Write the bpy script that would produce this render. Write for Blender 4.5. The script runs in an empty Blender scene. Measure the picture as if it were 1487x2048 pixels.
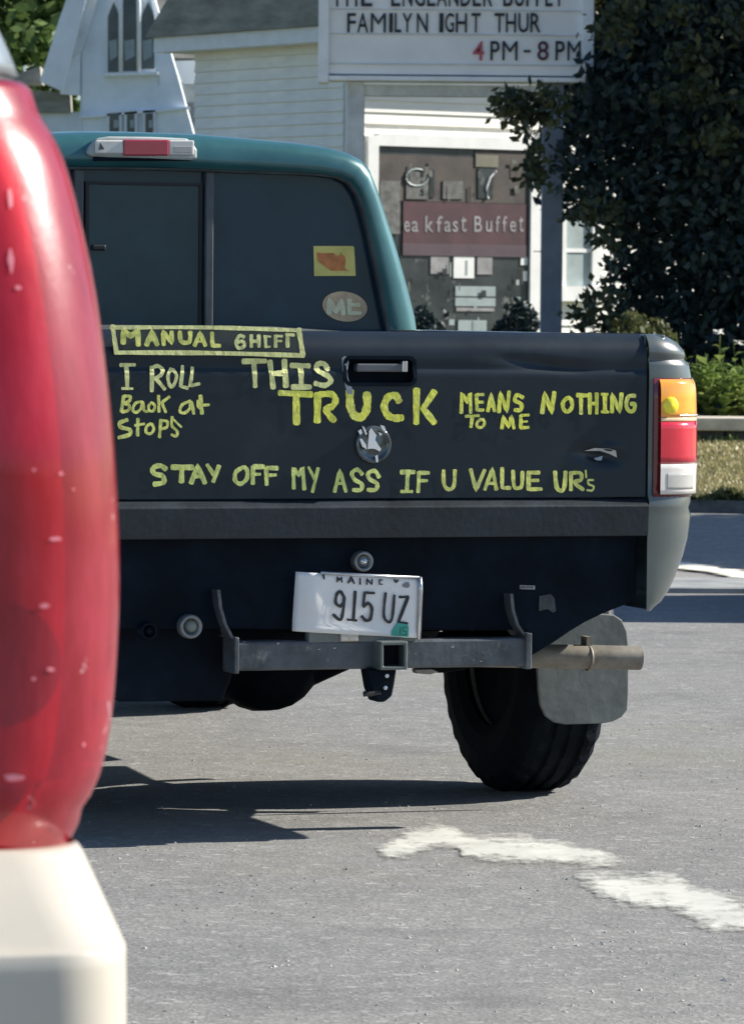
import bpy, bmesh, math, random
import numpy as np
from mathutils import Vector, Matrix
random.seed(7)
rng = np.random.default_rng(7)
SC = bpy.context.scene
COL = SC.collection

# ------------------------------------------------------------------ camera, world, sun, exposure
IMG_W, IMG_H = 1487.0, 2048.0
FPX, HOR, EYE = 9840.0, 618.0, 1.295
PITCH = math.atan((IMG_H / 2 - HOR) / FPX)
ROLL = math.radians(0.5)
CW = Vector((0, math.cos(PITCH), -math.sin(PITCH)))
U0 = Vector((0, math.sin(PITCH), math.cos(PITCH)))
R0 = Vector((1, 0, 0))
CR = math.cos(ROLL) * R0 + math.sin(ROLL) * U0
CU = -math.sin(ROLL) * R0 + math.cos(ROLL) * U0
CC = Vector((0, 0, EYE))
cam = bpy.data.cameras.new('camera')
camo = bpy.data.objects.new('camera', cam); COL.objects.link(camo)
cam.sensor_fit = 'VERTICAL'; cam.sensor_height = 36.0
cam.lens = 36.0 * FPX / IMG_H
cam.clip_start = 0.1; cam.clip_end = 3000
m3 = Matrix((CR, CU, -CW)).transposed()
camo.matrix_world = Matrix.Translation(CC) @ m3.to_4x4()
cam.dof.use_dof = True; cam.dof.focus_distance = 12.2; cam.dof.aperture_fstop = 22
SC.camera = camo

SUN_EL = math.radians(32); SX, SY = 0.958, 0.287
SUND = Vector((SX * math.cos(SUN_EL), SY * math.cos(SUN_EL), math.sin(SUN_EL)))
world = bpy.data.worlds.new('World'); SC.world = world; world.use_nodes = True
wn = world.node_tree
bg = wn.nodes['Background']
sky = wn.nodes.new('ShaderNodeTexSky'); sky.sky_type = 'NISHITA'; sky.sun_disc = False
sky.sun_elevation = SUN_EL; sky.sun_rotation = math.atan2(SX, SY)
sky.air_density = 1.0; sky.dust_density = 0.7; sky.ozone_density = 4.5
wn.links.new(sky.outputs[0], bg.inputs[0]); bg.inputs[1].default_value = 0.07
sl = bpy.data.lights.new('sun', 'SUN'); sl.energy = 4.6; sl.angle = math.radians(0.5); sl.color = (1.0, 0.94, 0.84)
so = bpy.data.objects.new('sun', sl); COL.objects.link(so)
so.rotation_euler = SUND.to_track_quat('Z', 'Y').to_euler()
SC.view_settings.view_transform = 'Standard'; SC.view_settings.look = 'None'
SC.view_settings.gamma = 1; SC.view_settings.use_curve_mapping = False
SC.view_settings.exposure = 1.0

# ------------------------------------------------------------------ helpers
def ray(px, py):
    px = float(px); py = float(py)
    return CW + (px - IMG_W / 2) / FPX * CR - (py - IMG_H / 2) / FPX * CU
def P(px, py, Y):
    d = ray(px, py); return CC + d * (float(Y) / d.y)
def G(px, py, z=0.0):
    d = ray(px, py); return CC + d * ((z - EYE) / d.z)
class Frame:
    """upright local frame: x to the right, y away, z up, turned by deg"""
    def __init__(s, ox, oy, deg, oz=0.0):
        s.th = math.radians(deg); s.O = Vector((ox, oy, oz))
        s.R = Vector((math.cos(s.th), math.sin(s.th), 0)); s.F = Vector((-math.sin(s.th), math.cos(s.th), 0))
    def T(s, px, py, ly=0.0):
        d = ray(px, py); t = (ly - (CC - s.O).dot(s.F)) / d.dot(s.F)
        q = CC + d * t - s.O
        return (q.dot(s.R), q.z)
    def V(s, px, py, ly=0.0):
        x, z = s.T(px, py, ly); return (x, ly, z)

def empty(name, fr=None, loc=(0, 0, 0), rz=0):
    o = bpy.data.objects.new(name, None); COL.objects.link(o)
    o.empty_display_size = 0.1
    if fr is not None: o.location = fr.O; o.rotation_euler = (0, 0, fr.th)
    else: o.location = loc; o.rotation_euler = (0, 0, rz)
    return o
def tag(o, label=None, cat=None, group=None, kind=None):
    if label: o['label'] = label
    if cat: o['category'] = cat
    if group: o['group'] = group
    if kind: o['kind'] = kind
    return o
def mk(name, verts, faces, mt, parent=None, smooth=False, bevel=0.0, seg=2):
    me = bpy.data.meshes.new(name)
    me.from_pydata([tuple(v) for v in verts], [], faces); me.update()
    bm = bmesh.new(); bm.from_mesh(me)
    bmesh.ops.recalc_face_normals(bm, faces=bm.faces)
    bm.to_mesh(me); bm.free()
    if isinstance(mt, (list, tuple)):
        for q in mt: me.materials.append(q)
    else: me.materials.append(mt)
    if smooth:
        for p in me.polygons: p.use_smooth = True
    o = bpy.data.objects.new(name, me); COL.objects.link(o)
    if parent is not None: o.parent = parent
    if bevel > 0:
        md = o.modifiers.new('bevel', 'BEVEL'); md.width = bevel; md.segments = seg; md.limit_method = 'ANGLE'; md.angle_limit = math.radians(35)
    return o
class MB:
    def __init__(s): s.v = []; s.f = []
    def add(s, v, f):
        n = len(s.v); s.v += [tuple(q) for q in v]; s.f += [tuple(i + n for i in q) for q in f]; return s
    def box(s, x0, x1, y0, y1, z0, z1, M=None):
        v = [Vector((x, y, z)) for z in (z0, z1) for y in (y0, y1) for x in (x0, x1)]
        if M is not None: v = [M @ q for q in v]
        return s.add(v, [(0, 2, 3, 1), (4, 5, 7, 6), (0, 1, 5, 4), (2, 6, 7, 3), (0, 4, 6, 2), (1, 3, 7, 5)])
    def prism(s, pts, y0, y1):
        """outline in x,z pushed from y0 to y1"""
        n = len(pts)
        v = [(p[0], y0, p[1]) for p in pts] + [(p[0], y1, p[1]) for p in pts]
        f = [tuple(range(n)), tuple(range(2 * n - 1, n - 1, -1))] + [(i, i + n, (i + 1) % n + n, (i + 1) % n) for i in range(n)]
        return s.add(v, f)
    def tube(s, pts, r, n=14, caps=True):
        pts = [Vector(p) for p in pts]; rs = r if isinstance(r, (list, tuple)) else [r] * len(pts)
        v = []; f = []
        for i, p in enumerate(pts):
            t = (pts[min(i + 1, len(pts) - 1)] - pts[max(i - 1, 0)]).normalized()
            a = t.cross(Vector((0, 0, 1)))
            if a.length < .1: a = t.cross(Vector((0, 1, 0)))
            a.normalize(); b = t.cross(a)
            for k in range(n):
                w = 2 * math.pi * k / n; v.append(p + rs[i] * (math.cos(w) * a + math.sin(w) * b))
        for i in range(len(pts) - 1):
            for k in range(n): f.append((i * n + k, i * n + (k + 1) % n, (i + 1) * n + (k + 1) % n, (i + 1) * n + k))
        if caps: f.append(tuple(range(n))); f.append(tuple(range((len(pts) - 1) * n, len(pts) * n)))
        return s.add(v, f)
    def lathe(s, prof, c, axis='x', n=32, mod=None):
        """prof = [(offset along axis, radius)], closed open ends on the axis line"""
        v = []; f = []; m = len(prof)
        for k in range(n):
            w = 2 * math.pi * k / n
            for j, (a, r) in enumerate(prof):
                rr = r + (mod(k, j) if mod else 0)
                if axis == 'x': v.append((c[0] + a, c[1] + rr * math.cos(w), c[2] + rr * math.sin(w)))
                elif axis == 'y': v.append((c[0] + rr * math.cos(w), c[1] + a, c[2] + rr * math.sin(w)))
                else: v.append((c[0] + rr * math.cos(w), c[1] + rr * math.sin(w), c[2] + a))
        for k in range(n):
            for j in range(m - 1): f.append((k * m + j, k * m + j + 1, ((k + 1) % n) * m + j + 1, ((k + 1) % n) * m + j))
        return s.add(v, f)
    def loft(s, rows, close=False, cap0=False, cap1=False):
        n = len(rows[0]); v = [q for r in rows for q in r]; f = []
        for i in range(len(rows) - 1):
            for k in range(n if close else n - 1): f.append((i * n + k, i * n + (k + 1) % n, (i + 1) * n + (k + 1) % n, (i + 1) * n + k))
        if cap0: f.append(tuple(range(n)))
        if cap1: f.append(tuple(range((len(rows) - 1) * n, len(rows) * n)))
        return s.add(v, f)
    def obj(s, name, mt, parent=None, **k): return mk(name, s.v, s.f, mt, parent, **k)

def srgb(r, g, b):
    f = lambda c: (c / 255 / 12.92) if c / 255 <= .04045 else ((c / 255 + .055) / 1.055) ** 2.4
    return (f(r), f(g), f(b))
def mat(name, col, rough=.5, metal=0., coat=0., var=.12, vscale=6., bump=0., bscale=60., spec=.5, col2=None, c2amt=.5, dirt=None, dirt_scale=3., dirt_lo=.55, dirt_hi=.75, rvar=.1, coat_rough=.05, stretch=(1, 1, 1)):
    m = bpy.data.materials.new(name); m.use_nodes = True; nt = m.node_tree; N = nt.nodes; L = nt.links
    b = N['Principled BSDF']
    b.inputs['Roughness'].default_value = rough; b.inputs['Metallic'].default_value = metal
    b.inputs['Coat Weight'].default_value = coat; b.inputs['Coat Roughness'].default_value = coat_rough
    b.inputs['Specular IOR Level'].default_value = spec
    tc = N.new('ShaderNodeTexCoord'); mp = N.new('ShaderNodeMapping'); L.new(tc.outputs['Object'], mp.inputs[0]); mp.inputs['Scale'].default_value = stretch
    nz = N.new('ShaderNodeTexNoise'); nz.inputs['Scale'].default_value = vscale; nz.inputs['Detail'].default_value = 8; nz.inputs['Roughness'].default_value = .65
    L.new(mp.outputs[0], nz.inputs['Vector'])
    mx = N.new('ShaderNodeMix'); mx.data_type = 'RGBA'
    c2 = col2 if col2 else tuple(min(1, c * (1 + 2 * var)) for c in col)
    c1 = col if col2 else tuple(c * (1 - var) for c in col)
    rp = N.new('ShaderNodeMapRange'); rp.inputs[1].default_value = .35; rp.inputs[2].default_value = .65
    L.new(nz.outputs[0], rp.inputs[0]); L.new(rp.outputs[0], mx.inputs[0])
    mx.inputs[6].default_value = (*c1, 1); mx.inputs[7].default_value = (*c2, 1)
    out = mx.outputs[2]
    if dirt:
        n2 = N.new('ShaderNodeTexNoise'); n2.inputs['Scale'].default_value = dirt_scale; n2.inputs['Detail'].default_value = 10; n2.inputs['Roughness'].default_value = .7
        L.new(mp.outputs[0], n2.inputs['Vector'])
        r2 = N.new('ShaderNodeMapRange'); r2.inputs[1].default_value = dirt_lo; r2.inputs[2].default_value = dirt_hi
        L.new(n2.outputs[0], r2.inputs[0])
        m2 = N.new('ShaderNodeMix'); m2.data_type = 'RGBA'; L.new(r2.outputs[0], m2.inputs[0]); L.new(out, m2.inputs[6]); m2.inputs[7].default_value = (*dirt, 1)
        out = m2.outputs[2]
    L.new(out, b.inputs['Base Color'])
    if rvar:
        rr = N.new('ShaderNodeMapRange'); rr.inputs[3].default_value = max(0.02, rough - rvar); rr.inputs[4].default_value = min(1, rough + rvar)
        L.new(nz.outputs[0], rr.inputs[0]); L.new(rr.outputs[0], b.inputs['Roughness'])
    if bump:
        n3 = N.new('ShaderNodeTexNoise'); n3.inputs['Scale'].default_value = bscale; n3.inputs['Detail'].default_value = 6
        L.new(mp.outputs[0], n3.inputs['Vector'])
        bp = N.new('ShaderNodeBump'); bp.inputs['Strength'].default_value = bump; bp.inputs['Distance'].default_value = .01
        L.new(n3.outputs[0], bp.inputs['Height']); L.new(bp.outputs[0], b.inputs['Normal'])
    return m
def worn(name, col, scale=3., lo=.4, hi=.6, rough=.7):
    m = mat(name, col, rough, var=.1); nt = m.node_tree; N = nt.nodes; L = nt.links
    b = N['Principled BSDF']; o = N['Material Output']
    tc = N.new('ShaderNodeTexCoord'); mp = N.new('ShaderNodeMapping'); L.new(tc.outputs['Object'], mp.inputs[0]); mp.inputs['Scale'].default_value = (1, .5, 1)
    nz = N.new('ShaderNodeTexNoise'); nz.inputs['Scale'].default_value = scale; nz.inputs['Detail'].default_value = 12; nz.inputs['Roughness'].default_value = .75
    L.new(mp.outputs[0], nz.inputs['Vector'])
    r = N.new('ShaderNodeMapRange'); r.inputs[1].default_value = lo; r.inputs[2].default_value = hi; at = N.new('ShaderNodeAttribute'); at.attribute_name = 'edge'
    ma = N.new('ShaderNodeMath'); ma.operation = 'MULTIPLY_ADD'; L.new(at.outputs['Fac'], ma.inputs[0]); ma.inputs[1].default_value = .28; L.new(nz.outputs[0], ma.inputs[2])
    sb = N.new('ShaderNodeMath'); sb.operation = 'SUBTRACT'; L.new(ma.outputs[0], sb.inputs[0]); sb.inputs[1].default_value = .185
    L.new(sb.outputs[0], r.inputs[0])
    L.new(r.outputs[0], b.inputs['Alpha'])
    return m
def leafmat(name, c1, c2, rough=.5, trans=.25):
    m = bpy.data.materials.new(name); m.use_nodes = True; nt = m.node_tree; N = nt.nodes; L = nt.links
    b = N['Principled BSDF']; b.inputs['Roughness'].default_value = rough; b.inputs['Specular IOR Level'].default_value = .12 if c1[1] < .03 else .35
    tc = N.new('ShaderNodeTexCoord'); nz = N.new('ShaderNodeTexNoise'); nz.inputs['Scale'].default_value = 3.5; nz.inputs['Detail'].default_value = 6
    L.new(tc.outputs['Object'], nz.inputs['Vector'])
    r = N.new('ShaderNodeMapRange'); r.inputs[1].default_value = .35; r.inputs[2].default_value = .68; L.new(nz.outputs[0], r.inputs[0])
    mx = N.new('ShaderNodeMix'); mx.data_type = 'RGBA'; L.new(r.outputs[0], mx.inputs[0]); mx.inputs[6].default_value = (*c1, 1); mx.inputs[7].default_value = (*c2, 1)
    L.new(mx.outputs[2], b.inputs['Base Color'])
    t = N.new('ShaderNodeBsdfTranslucent'); L.new(mx.outputs[2], t.inputs[0])
    ms = N.new('ShaderNodeMixShader'); ms.inputs[0].default_value = trans
    L.new(b.outputs[0], ms.inputs[1]); L.new(t.outputs[0], ms.inputs[2]); L.new(ms.outputs[0], N['Material Output'].inputs[0])
    return m

# ------------------------------------------------------------------ materials
def asphalt_mat(name, c1, c2, fine=150.):
    m = bpy.data.materials.new(name); m.use_nodes = True; nt = m.node_tree; N = nt.nodes; L = nt.links
    b = N['Principled BSDF']; b.inputs['Roughness'].default_value = .88; b.inputs['Specular IOR Level'].default_value = .35
    tc = N.new('ShaderNodeTexCoord')
    def noise(s, d=8, ro=.6):
        n = N.new('ShaderNodeTexNoise'); n.inputs['Scale'].default_value = s; n.inputs['Detail'].default_value = d; n.inputs['Roughness'].default_value = ro
        L.new(tc.outputs['Object'], n.inputs['Vector']); return n
    def rng_(src, a, z, c=0., d=1.):
        r = N.new('ShaderNodeMapRange'); r.inputs[1].default_value = a; r.inputs[2].default_value = z; r.inputs[3].default_value = c; r.inputs[4].default_value = d
        L.new(src, r.inputs[0]); return r.outputs[0]
    def mix(f, a, bcol, isa=False):
        x = N.new('ShaderNodeMix'); x.data_type = 'RGBA'; L.new(f, x.inputs[0])
        if isa: L.new(a, x.inputs[6])
        else: x.inputs[6].default_value = (*a, 1)
        x.inputs[7].default_value = (*bcol, 1); return x.outputs[2]
    big = noise(.9, 12, .72)
    col = mix(rng_(big.outputs[0], .35, .65), c1, c2)
    # light chips of aggregate
    v = N.new('ShaderNodeTexVoronoi'); v.inputs['Scale'].default_value = fine; L.new(tc.outputs['Object'], v.inputs['Vector'])
    sep = N.new('ShaderNodeSeparateColor'); L.new(v.outputs['Color'], sep.inputs[0])
    chip = rng_(sep.outputs[0], .78, .97, 0, .42)
    col = mix(chip, col, tuple(min(1, c * 1.6 + .05) for c in c2), True)
    hole = rng_(sep.outputs[1], .80, .97, 0, .4)
    col = mix(hole, col, tuple(c * .5 for c in c1), True)
    # larger pits and pale stones
    v3 = N.new('ShaderNodeTexVoronoi'); v3.inputs['Scale'].default_value = fine * .45; L.new(tc.outputs['Object'], v3.inputs['Vector'])
    s3 = N.new('ShaderNodeSeparateColor'); L.new(v3.outputs['Color'], s3.inputs[0])
    col = mix(rng_(s3.outputs[2], .95, .995, 0, .32), col, tuple(min(1, c * 2 + .1) for c in c2), True)
    md = noise(7, 8, .75); col = mix(rng_(md.outputs[0], .42, .68, 0, .45), col, tuple(c * .62 for c in c1), True)
    md2 = noise(16, 6, .7); col = mix(rng_(md2.outputs[0], .52, .75, 0, .5), col, tuple(c * 1.45 for c in c2), True)
    # old greenish brown dust and dark oil
    d = noise(.55, 6, .6); col = mix(rng_(d.outputs[0], .54, .72, 0, .45), col, (.20, .19, .13), True)
    oil = noise(1.7, 6, .6); col = mix(rng_(oil.outputs[0], .56, .74, 0, .5), col, (.085, .085, .085), True)
    L.new(col, b.inputs['Base Color'])
    bp = N.new('ShaderNodeBump'); bp.inputs['Strength'].default_value = .45; bp.inputs['Distance'].default_value = .003
    ad = N.new('ShaderNodeMath'); ad.operation = 'ADD'; fn = noise(90, 4); L.new(v.outputs['Distance'], ad.inputs[0]); L.new(fn.outputs[0], ad.inputs[1])
    L.new(ad.outputs[0], bp.inputs['Height'])
    L.new(bp.outputs[0], b.inputs['Normal'])
    return m
M = {}
M['lot'] = asphalt_mat('old_asphalt', (.180, .181, .178), (.236, .233, .224), 110)
M['road'] = asphalt_mat('road_asphalt', (.23, .225, .215), (.29, .275, .25), 60)
M['earth'] = mat('earth', (.08, .09, .04), .95, var=.3, vscale=2)
M['grass'] = mat('dry_grass', (.31, .28, .13), .95, var=.35, vscale=5, bump=.6, bscale=30, dirt=(.48, .41, .24), dirt_scale=2.5, dirt_lo=.45, dirt_hi=.65)
M['concrete'] = mat('concrete', (.52, .48, .40), .9, var=.12, vscale=5, bump=.2, bscale=40, dirt=(.25, .23, .19), dirt_lo=.5, dirt_hi=.8)
M['stone_dark'] = mat('dark_stone', (.10, .10, .095), .9, var=.3, vscale=9, bump=.5, bscale=25)
M['line'] = worn('worn_road_paint', (.72, .69, .60), 5.0, .36, .52)
M['mark'] = worn('worn_white_marking', (.52, .52, .47), 9.0, .36, .58)
M['tailgate'] = mat('charcoal_tailgate_paint', (.010, .0155, .022), .42, spec=.3, coat=.22, coat_rough=.22, var=.15, vscale=3, bump=.03, bscale=9, dirt=(.024, .032, .040), dirt_scale=2.2)
M['bedside'] = mat('dark_bedside_paint', (.055, .072, .074), .34, coat=1., coat_rough=.16, var=.12, vscale=4, dirt=(.085, .10, .095), dirt_scale=3, dirt_lo=.45, dirt_hi=.8)
M['teal'] = mat('teal_cab_paint', (.030, .125, .135), .36, metal=.25, coat=.7, coat_rough=.12, var=.10, vscale=5)
M['sill'] = mat('dusty_black_sill', (.012, .018, .024), .5, var=.25, vscale=9, dirt=(.032, .040, .046), dirt_scale=6, dirt_lo=.55, dirt_hi=.8, bump=.1)
M['under'] = mat('underbody_black', (.004, .0075, .012), .75, var=.3, vscale=10, dirt=(.014, .018, .022), dirt_scale=5, spec=.07)
M['valance'] = mat('black_valance', (.0045, .0085, .015), .55, var=.3, vscale=7, dirt=(.018, .026, .035), dirt_scale=7, dirt_lo=.6, dirt_hi=.85, spec=.07)
M['hitch'] = mat('scuffed_hitch_steel', (.075, .085, .095), .5, metal=.2, var=.25, vscale=14, dirt=(.22, .22, .21), dirt_scale=22, dirt_lo=.60, dirt_hi=.72, bump=.15, bscale=50)
M['steel'] = mat('bare_steel', (.22, .23, .23), .4, metal=.5, var=.2, vscale=12)
M['pipe'] = mat('rusty_exhaust', (.20, .185, .155), .6, metal=.25, var=.2, vscale=15, dirt=(.15, .10, .06), dirt_scale=14, dirt_lo=.55, dirt_hi=.8)
M['flap'] = mat('grey_rubber_flap', (.15, .165, .155), .7, var=.15, vscale=8, bump=.1, bscale=30, dirt=(.155, .165, .152), dirt_scale=5)
M['tyre'] = mat('tyre_rubber', (.006, .009, .013), .8, var=.25, vscale=12, bump=.2, bscale=60, dirt=(.018, .021, .024), dirt_scale=9, dirt_lo=.6, dirt_hi=.9, spec=.07)
M['rim'] = mat('rim', (.35, .36, .36), .4, metal=.6)
M['glass'] = mat('tinted_glass', (.018, .040, .062), .12, var=.2, vscale=2.5, rvar=.06, spec=.45, dirt=(.020, .038, .054), dirt_scale=1.6)
M['glass'].node_tree.nodes['Principled BSDF'].inputs['Specular Tint'].default_value = (.72, .88, 1, 1)
M['slider'] = mat('slider_glass', (.026, .052, .066), .10, var=.2, vscale=2, spec=.45)
M['slider'].node_tree.nodes['Principled BSDF'].inputs['Specular Tint'].default_value = (.72, .88, 1, 1)
M['tailgate'].node_tree.nodes['Principled BSDF'].inputs['Specular Tint'].default_value = (.75, .9, 1, 1)
M['gasket'] = mat('window_trim', (.075, .085, .09), .5, var=.2, vscale=12)
M['black'] = mat('black_plastic', (.012, .013, .015), .5)
M['handle'] = mat('handle_grey', (.10, .11, .12), .4, var=.15)
M['chrome'] = mat('worn_chrome', (.55, .57, .6), .25, metal=.9, var=.1)
M['chalk'] = mat('chalk_yellow', (.84, .86, .22), .9, var=.12, vscale=14, dirt=(.55, .62, .26), dirt_scale=10, dirt_lo=.52, dirt_hi=.75, bump=.2, bscale=90)
M['chalk_bright'] = mat('chalk_bright_yellow', (.90, .92, .13), .9, var=.10, vscale=14, dirt=(.68, .68, .32), dirt_scale=10, dirt_lo=.5, dirt_hi=.75, bump=.2, bscale=90)
M['chalk_pale'] = mat('chalk_pale', (.84, .84, .36), .9, var=.1, vscale=14, dirt=(.62, .65, .34), dirt_scale=10, bump=.2, bscale=90)
M['chalk_green'] = mat('chalk_faded_green', (.72, .78, .24), .9, var=.14, vscale=12, dirt=(.50, .56, .36), dirt_scale=9, bump=.2, bscale=90)
for kk in ('chalk', 'chalk_bright', 'chalk_pale', 'chalk_green'):
    nt = M[kk].node_tree; nz = nt.nodes.new('ShaderNodeTexNoise'); nz.inputs['Scale'].default_value = 70; nz.inputs['Detail'].default_value = 5; nz.inputs['Roughness'].default_value = .7
    tc = nt.nodes.new('ShaderNodeTexCoord'); mp = nt.nodes.new('ShaderNodeMapping'); mp.inputs['Scale'].default_value = (1, 1, .35); nt.links.new(tc.outputs['Object'], mp.inputs[0]); nt.links.new(mp.outputs[0], nz.inputs['Vector'])
    r = nt.nodes.new('ShaderNodeMapRange'); r.inputs[1].default_value = .34; r.inputs[2].default_value = .50; r.inputs[3].default_value = .62; nt.links.new(nz.outputs[0], r.inputs[0]); nt.links.new(r.outputs[0], nt.nodes['Principled BSDF'].inputs['Alpha'])
M['plate'] = mat('plate_white', (.80, .80, .78), .45, var=.04, vscale=5, dirt=(.30, .33, .29), dirt_scale=14, dirt_lo=.66, dirt_hi=.76)
M['ink'] = mat('black_ink', (.02, .022, .025), .6)
M['greenst'] = mat('green_sticker', (.05, .34, .26), .5)
M['yellowst'] = mat('yellow_sticker', (.84, .68, .19), .6)
M['orangest'] = mat('orange_print', (.66, .23, .07), .6, var=.15, vscale=40)
M['paleoval'] = mat('pale_oval', (.66, .46, .27), .5, var=.15, vscale=14)
M['cream_ink'] = mat('cream_ink', (.95, .80, .50), .6, var=.15, vscale=30)
def lens(name, col, trans=.0, rough=.12):
    m = mat(name, col, rough, coat=.8, coat_rough=.04, var=.10, vscale=8, rvar=.03); return m
M['amber'] = lens('amber_lens', (.80, .33, .04)); M['amber_pale'] = lens('pale_amber', (.80, .58, .36)); M['bulb'] = lens('sunlit_bulb_yellow', (1., .72, .03))
M['redl'] = lens('red_lens', (.55, .018, .04)); M['redd'] = lens('dark_red_lens', (.13, .015, .02)); M['clear'] = lens('clear_lens', (.66, .64, .60))
M['grid'] = lens('lens_inner', (.42, .42, .40))
M['white_car'] = mat('white_car_paint', (.54, .505, .43), .38, coat=.5, coat_rough=.1, var=.05, vscale=3, dirt=(.55, .50, .42), dirt_scale=4, dirt_lo=.55, dirt_hi=.8)
M['brick_white'] = mat('white_clapboard', (.88, .85, .78), .7, var=.06, vscale=6)
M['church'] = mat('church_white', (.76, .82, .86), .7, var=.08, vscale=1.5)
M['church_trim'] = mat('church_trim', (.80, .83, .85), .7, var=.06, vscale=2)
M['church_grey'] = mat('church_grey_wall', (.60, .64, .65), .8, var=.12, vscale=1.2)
M['shingle'] = mat('weathered_shingles', (.25, .245, .21), .9, var=.2, vscale=2., bump=.5, bscale=25, stretch=(1, 1, 4))
M['sign_frame'] = mat('sign_frame', (.88, .90, .90), .5, var=.05)
M['sign_face'] = mat('sign_face', (.90, .90, .88), .5, var=.04, vscale=2)
M['sign_track'] = mat('sign_track', (.62, .64, .63), .5)
M['letter_black'] = mat('letter_black', (.02, .022, .024), .6, var=.4, vscale=9)
M['letter_red'] = mat('letter_red', (.50, .10, .13), .6)
M['letter_maroon'] = mat('letter_maroon', (.09, .03, .05), .6)
M['post'] = mat('post_grey', (.17, .21, .26), .6, var=.1)
M['winglass'] = mat('house_window_glass', (.05, .07, .075), .08, var=.3, vscale=2, rvar=.04)
M['panegrey'] = mat('pale_blind_reflection', (.30, .36, .36), .5, var=.1)
M['brown'] = mat('brown_board', (.035, .028, .026), .6, vscale=3.5, col2=(.085, .068, .056), dirt=(.04, .045, .05), dirt_scale=2.5)
M['redband'] = mat('red_banner', (.055, .017, .024), .6, var=.25, vscale=3)
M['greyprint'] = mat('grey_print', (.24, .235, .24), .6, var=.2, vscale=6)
M['ware_reflection'] = mat('dim_wares_and_reflections', (.10, .10, .095), .5, var=.4, vscale=9, dirt=(.20, .20, .18), dirt_scale=9)
M['darkdoor'] = mat('dark_display', (.015, .022, .024), .3, vscale=3, col2=(.05, .06, .06), dirt=(.16, .17, .16), dirt_scale=4, dirt_lo=.58, dirt_hi=.64)
M['white'] = mat('white_paint', (.80, .80, .78), .6, var=.04)
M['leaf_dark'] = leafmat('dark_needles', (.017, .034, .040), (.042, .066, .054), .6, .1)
M['leaf_olive'] = leafmat('olive_leaves', (.07, .085, .03), (.14, .15, .06))
M['leaf_mid'] = leafmat('green_leaves', (.06, .11, .035), (.16, .24, .07))
M['leaf_garden'] = leafmat('garden_leaves', (.16, .25, .06), (.42, .47, .16), .45, .3)
M['petal'] = mat('white_petal', (.80, .80, .78), .6)
M['bark'] = mat('bark', (.06, .05, .04), .95, var=.3, vscale=8, bump=.6, bscale=20)
# translucent red lens of the near lamp
def red_shell():
    m = bpy.data.materials.new('red_lamp_shell'); m.use_nodes = True; nt = m.node_tree; N = nt.nodes; L = nt.links
    b = N['Principled BSDF']; b.inputs['Roughness'].default_value = .30; b.inputs['Coat Weight'].default_value = .9; b.inputs['Coat Roughness'].default_value = .08
    tc = N.new('ShaderNodeTexCoord'); mp = N.new('ShaderNodeMapping'); mp.inputs['Scale'].default_value = (2.2, 2.2, .55); L.new(tc.outputs['Object'], mp.inputs[0])
    nz = N.new('ShaderNodeTexNoise'); nz.inputs['Scale'].default_value = 7; nz.inputs['Detail'].default_value = 10; nz.inputs['Roughness'].default_value = .68
    L.new(mp.outputs[0], nz.inputs['Vector'])
    r = N.new('ShaderNodeMapRange'); r.inputs[1].default_value = .4; r.inputs[2].default_value = .7; L.new(nz.outputs[0], r.inputs[0])
    mx = N.new('ShaderNodeMix'); mx.data_type = 'RGBA'; L.new(r.outputs[0], mx.inputs[0]); mx.inputs[6].default_value = (.30, .005, .020, 1); mx.inputs[7].default_value = (.50, .04, .075, 1)
    # chips and dust
    n2 = N.new('ShaderNodeTexNoise'); n2.inputs['Scale'].default_value = 38; n2.inputs['Detail'].default_value = 3; L.new(tc.outputs['Object'], n2.inputs['Vector'])
    r2 = N.new('ShaderNodeMapRange'); r2.inputs[1].default_value = .70; r2.inputs[2].default_value = .74; L.new(n2.outputs[0], r2.inputs[0])
    m2 = N.new('ShaderNodeMix'); m2.data_type = 'RGBA'; L.new(r2.outputs[0], m2.inputs[0]); L.new(mx.outputs[2], m2.inputs[6]); m2.inputs[7].default_value = (.75, .42, .45, 1)
    L.new(m2.outputs[2], b.inputs['Base Color'])
    t = N.new('ShaderNodeBsdfTransparent'); t.inputs[0].default_value = (.95, .06, .10, 1)
    ms = N.new('ShaderNodeMixShader'); ms.inputs[0].default_value = .38
    L.new(b.outputs[0], ms.inputs[1]); L.new(t.outputs[0], ms.inputs[2]); L.new(ms.outputs[0], N['Material Output'].inputs[0])
    bp = N.new('ShaderNodeBump'); bp.inputs['Strength'].default_value = .12; bp.inputs['Distance'].default_value = .01; L.new(nz.outputs[0], bp.inputs['Height']); L.new(bp.outputs[0], b.inputs['Normal'])
    return m
M['redshell'] = red_shell()
M['lamp_inner'] = mat('lamp_reflector', (.62, .50, .50), .3, metal=.4, var=.15, vscale=12)

# ------------------------------------------------------------------ setting: ground, road, bank
def sheet(name, pts, mt, z=0., kind='structure', parent=None):
    o = mk(name, [(p[0], p[1], z if len(p) < 3 else p[2]) for p in pts], [tuple(range(len(pts)))], mt, parent)
    if kind: o['kind'] = kind
    return o
sheet('ground', [(-900, -900), (900, -900), (900, 1500), (-900, 1500)], M['earth'], -.06)
sheet('parking_lot', [(-60, -40), (60, -40), (60, 22.75), (-60, 22.75)], M['lot'], 0.)
sheet('road', [(-60, 22.75), (60, 22.75), (60, 24.8), (12, 29.0), (2.2, 32.0), (-8, 36.5), (-60, 38)], M['road'], -.012)
b = MB().box(-60, 60, 22.62, 23.5, -.05, .028)
tag(b.obj('kerb', mat('kerb_concrete', (.24, .25, .25), .9, var=.2, vscale=4), bevel=.02), kind='structure')
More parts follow.
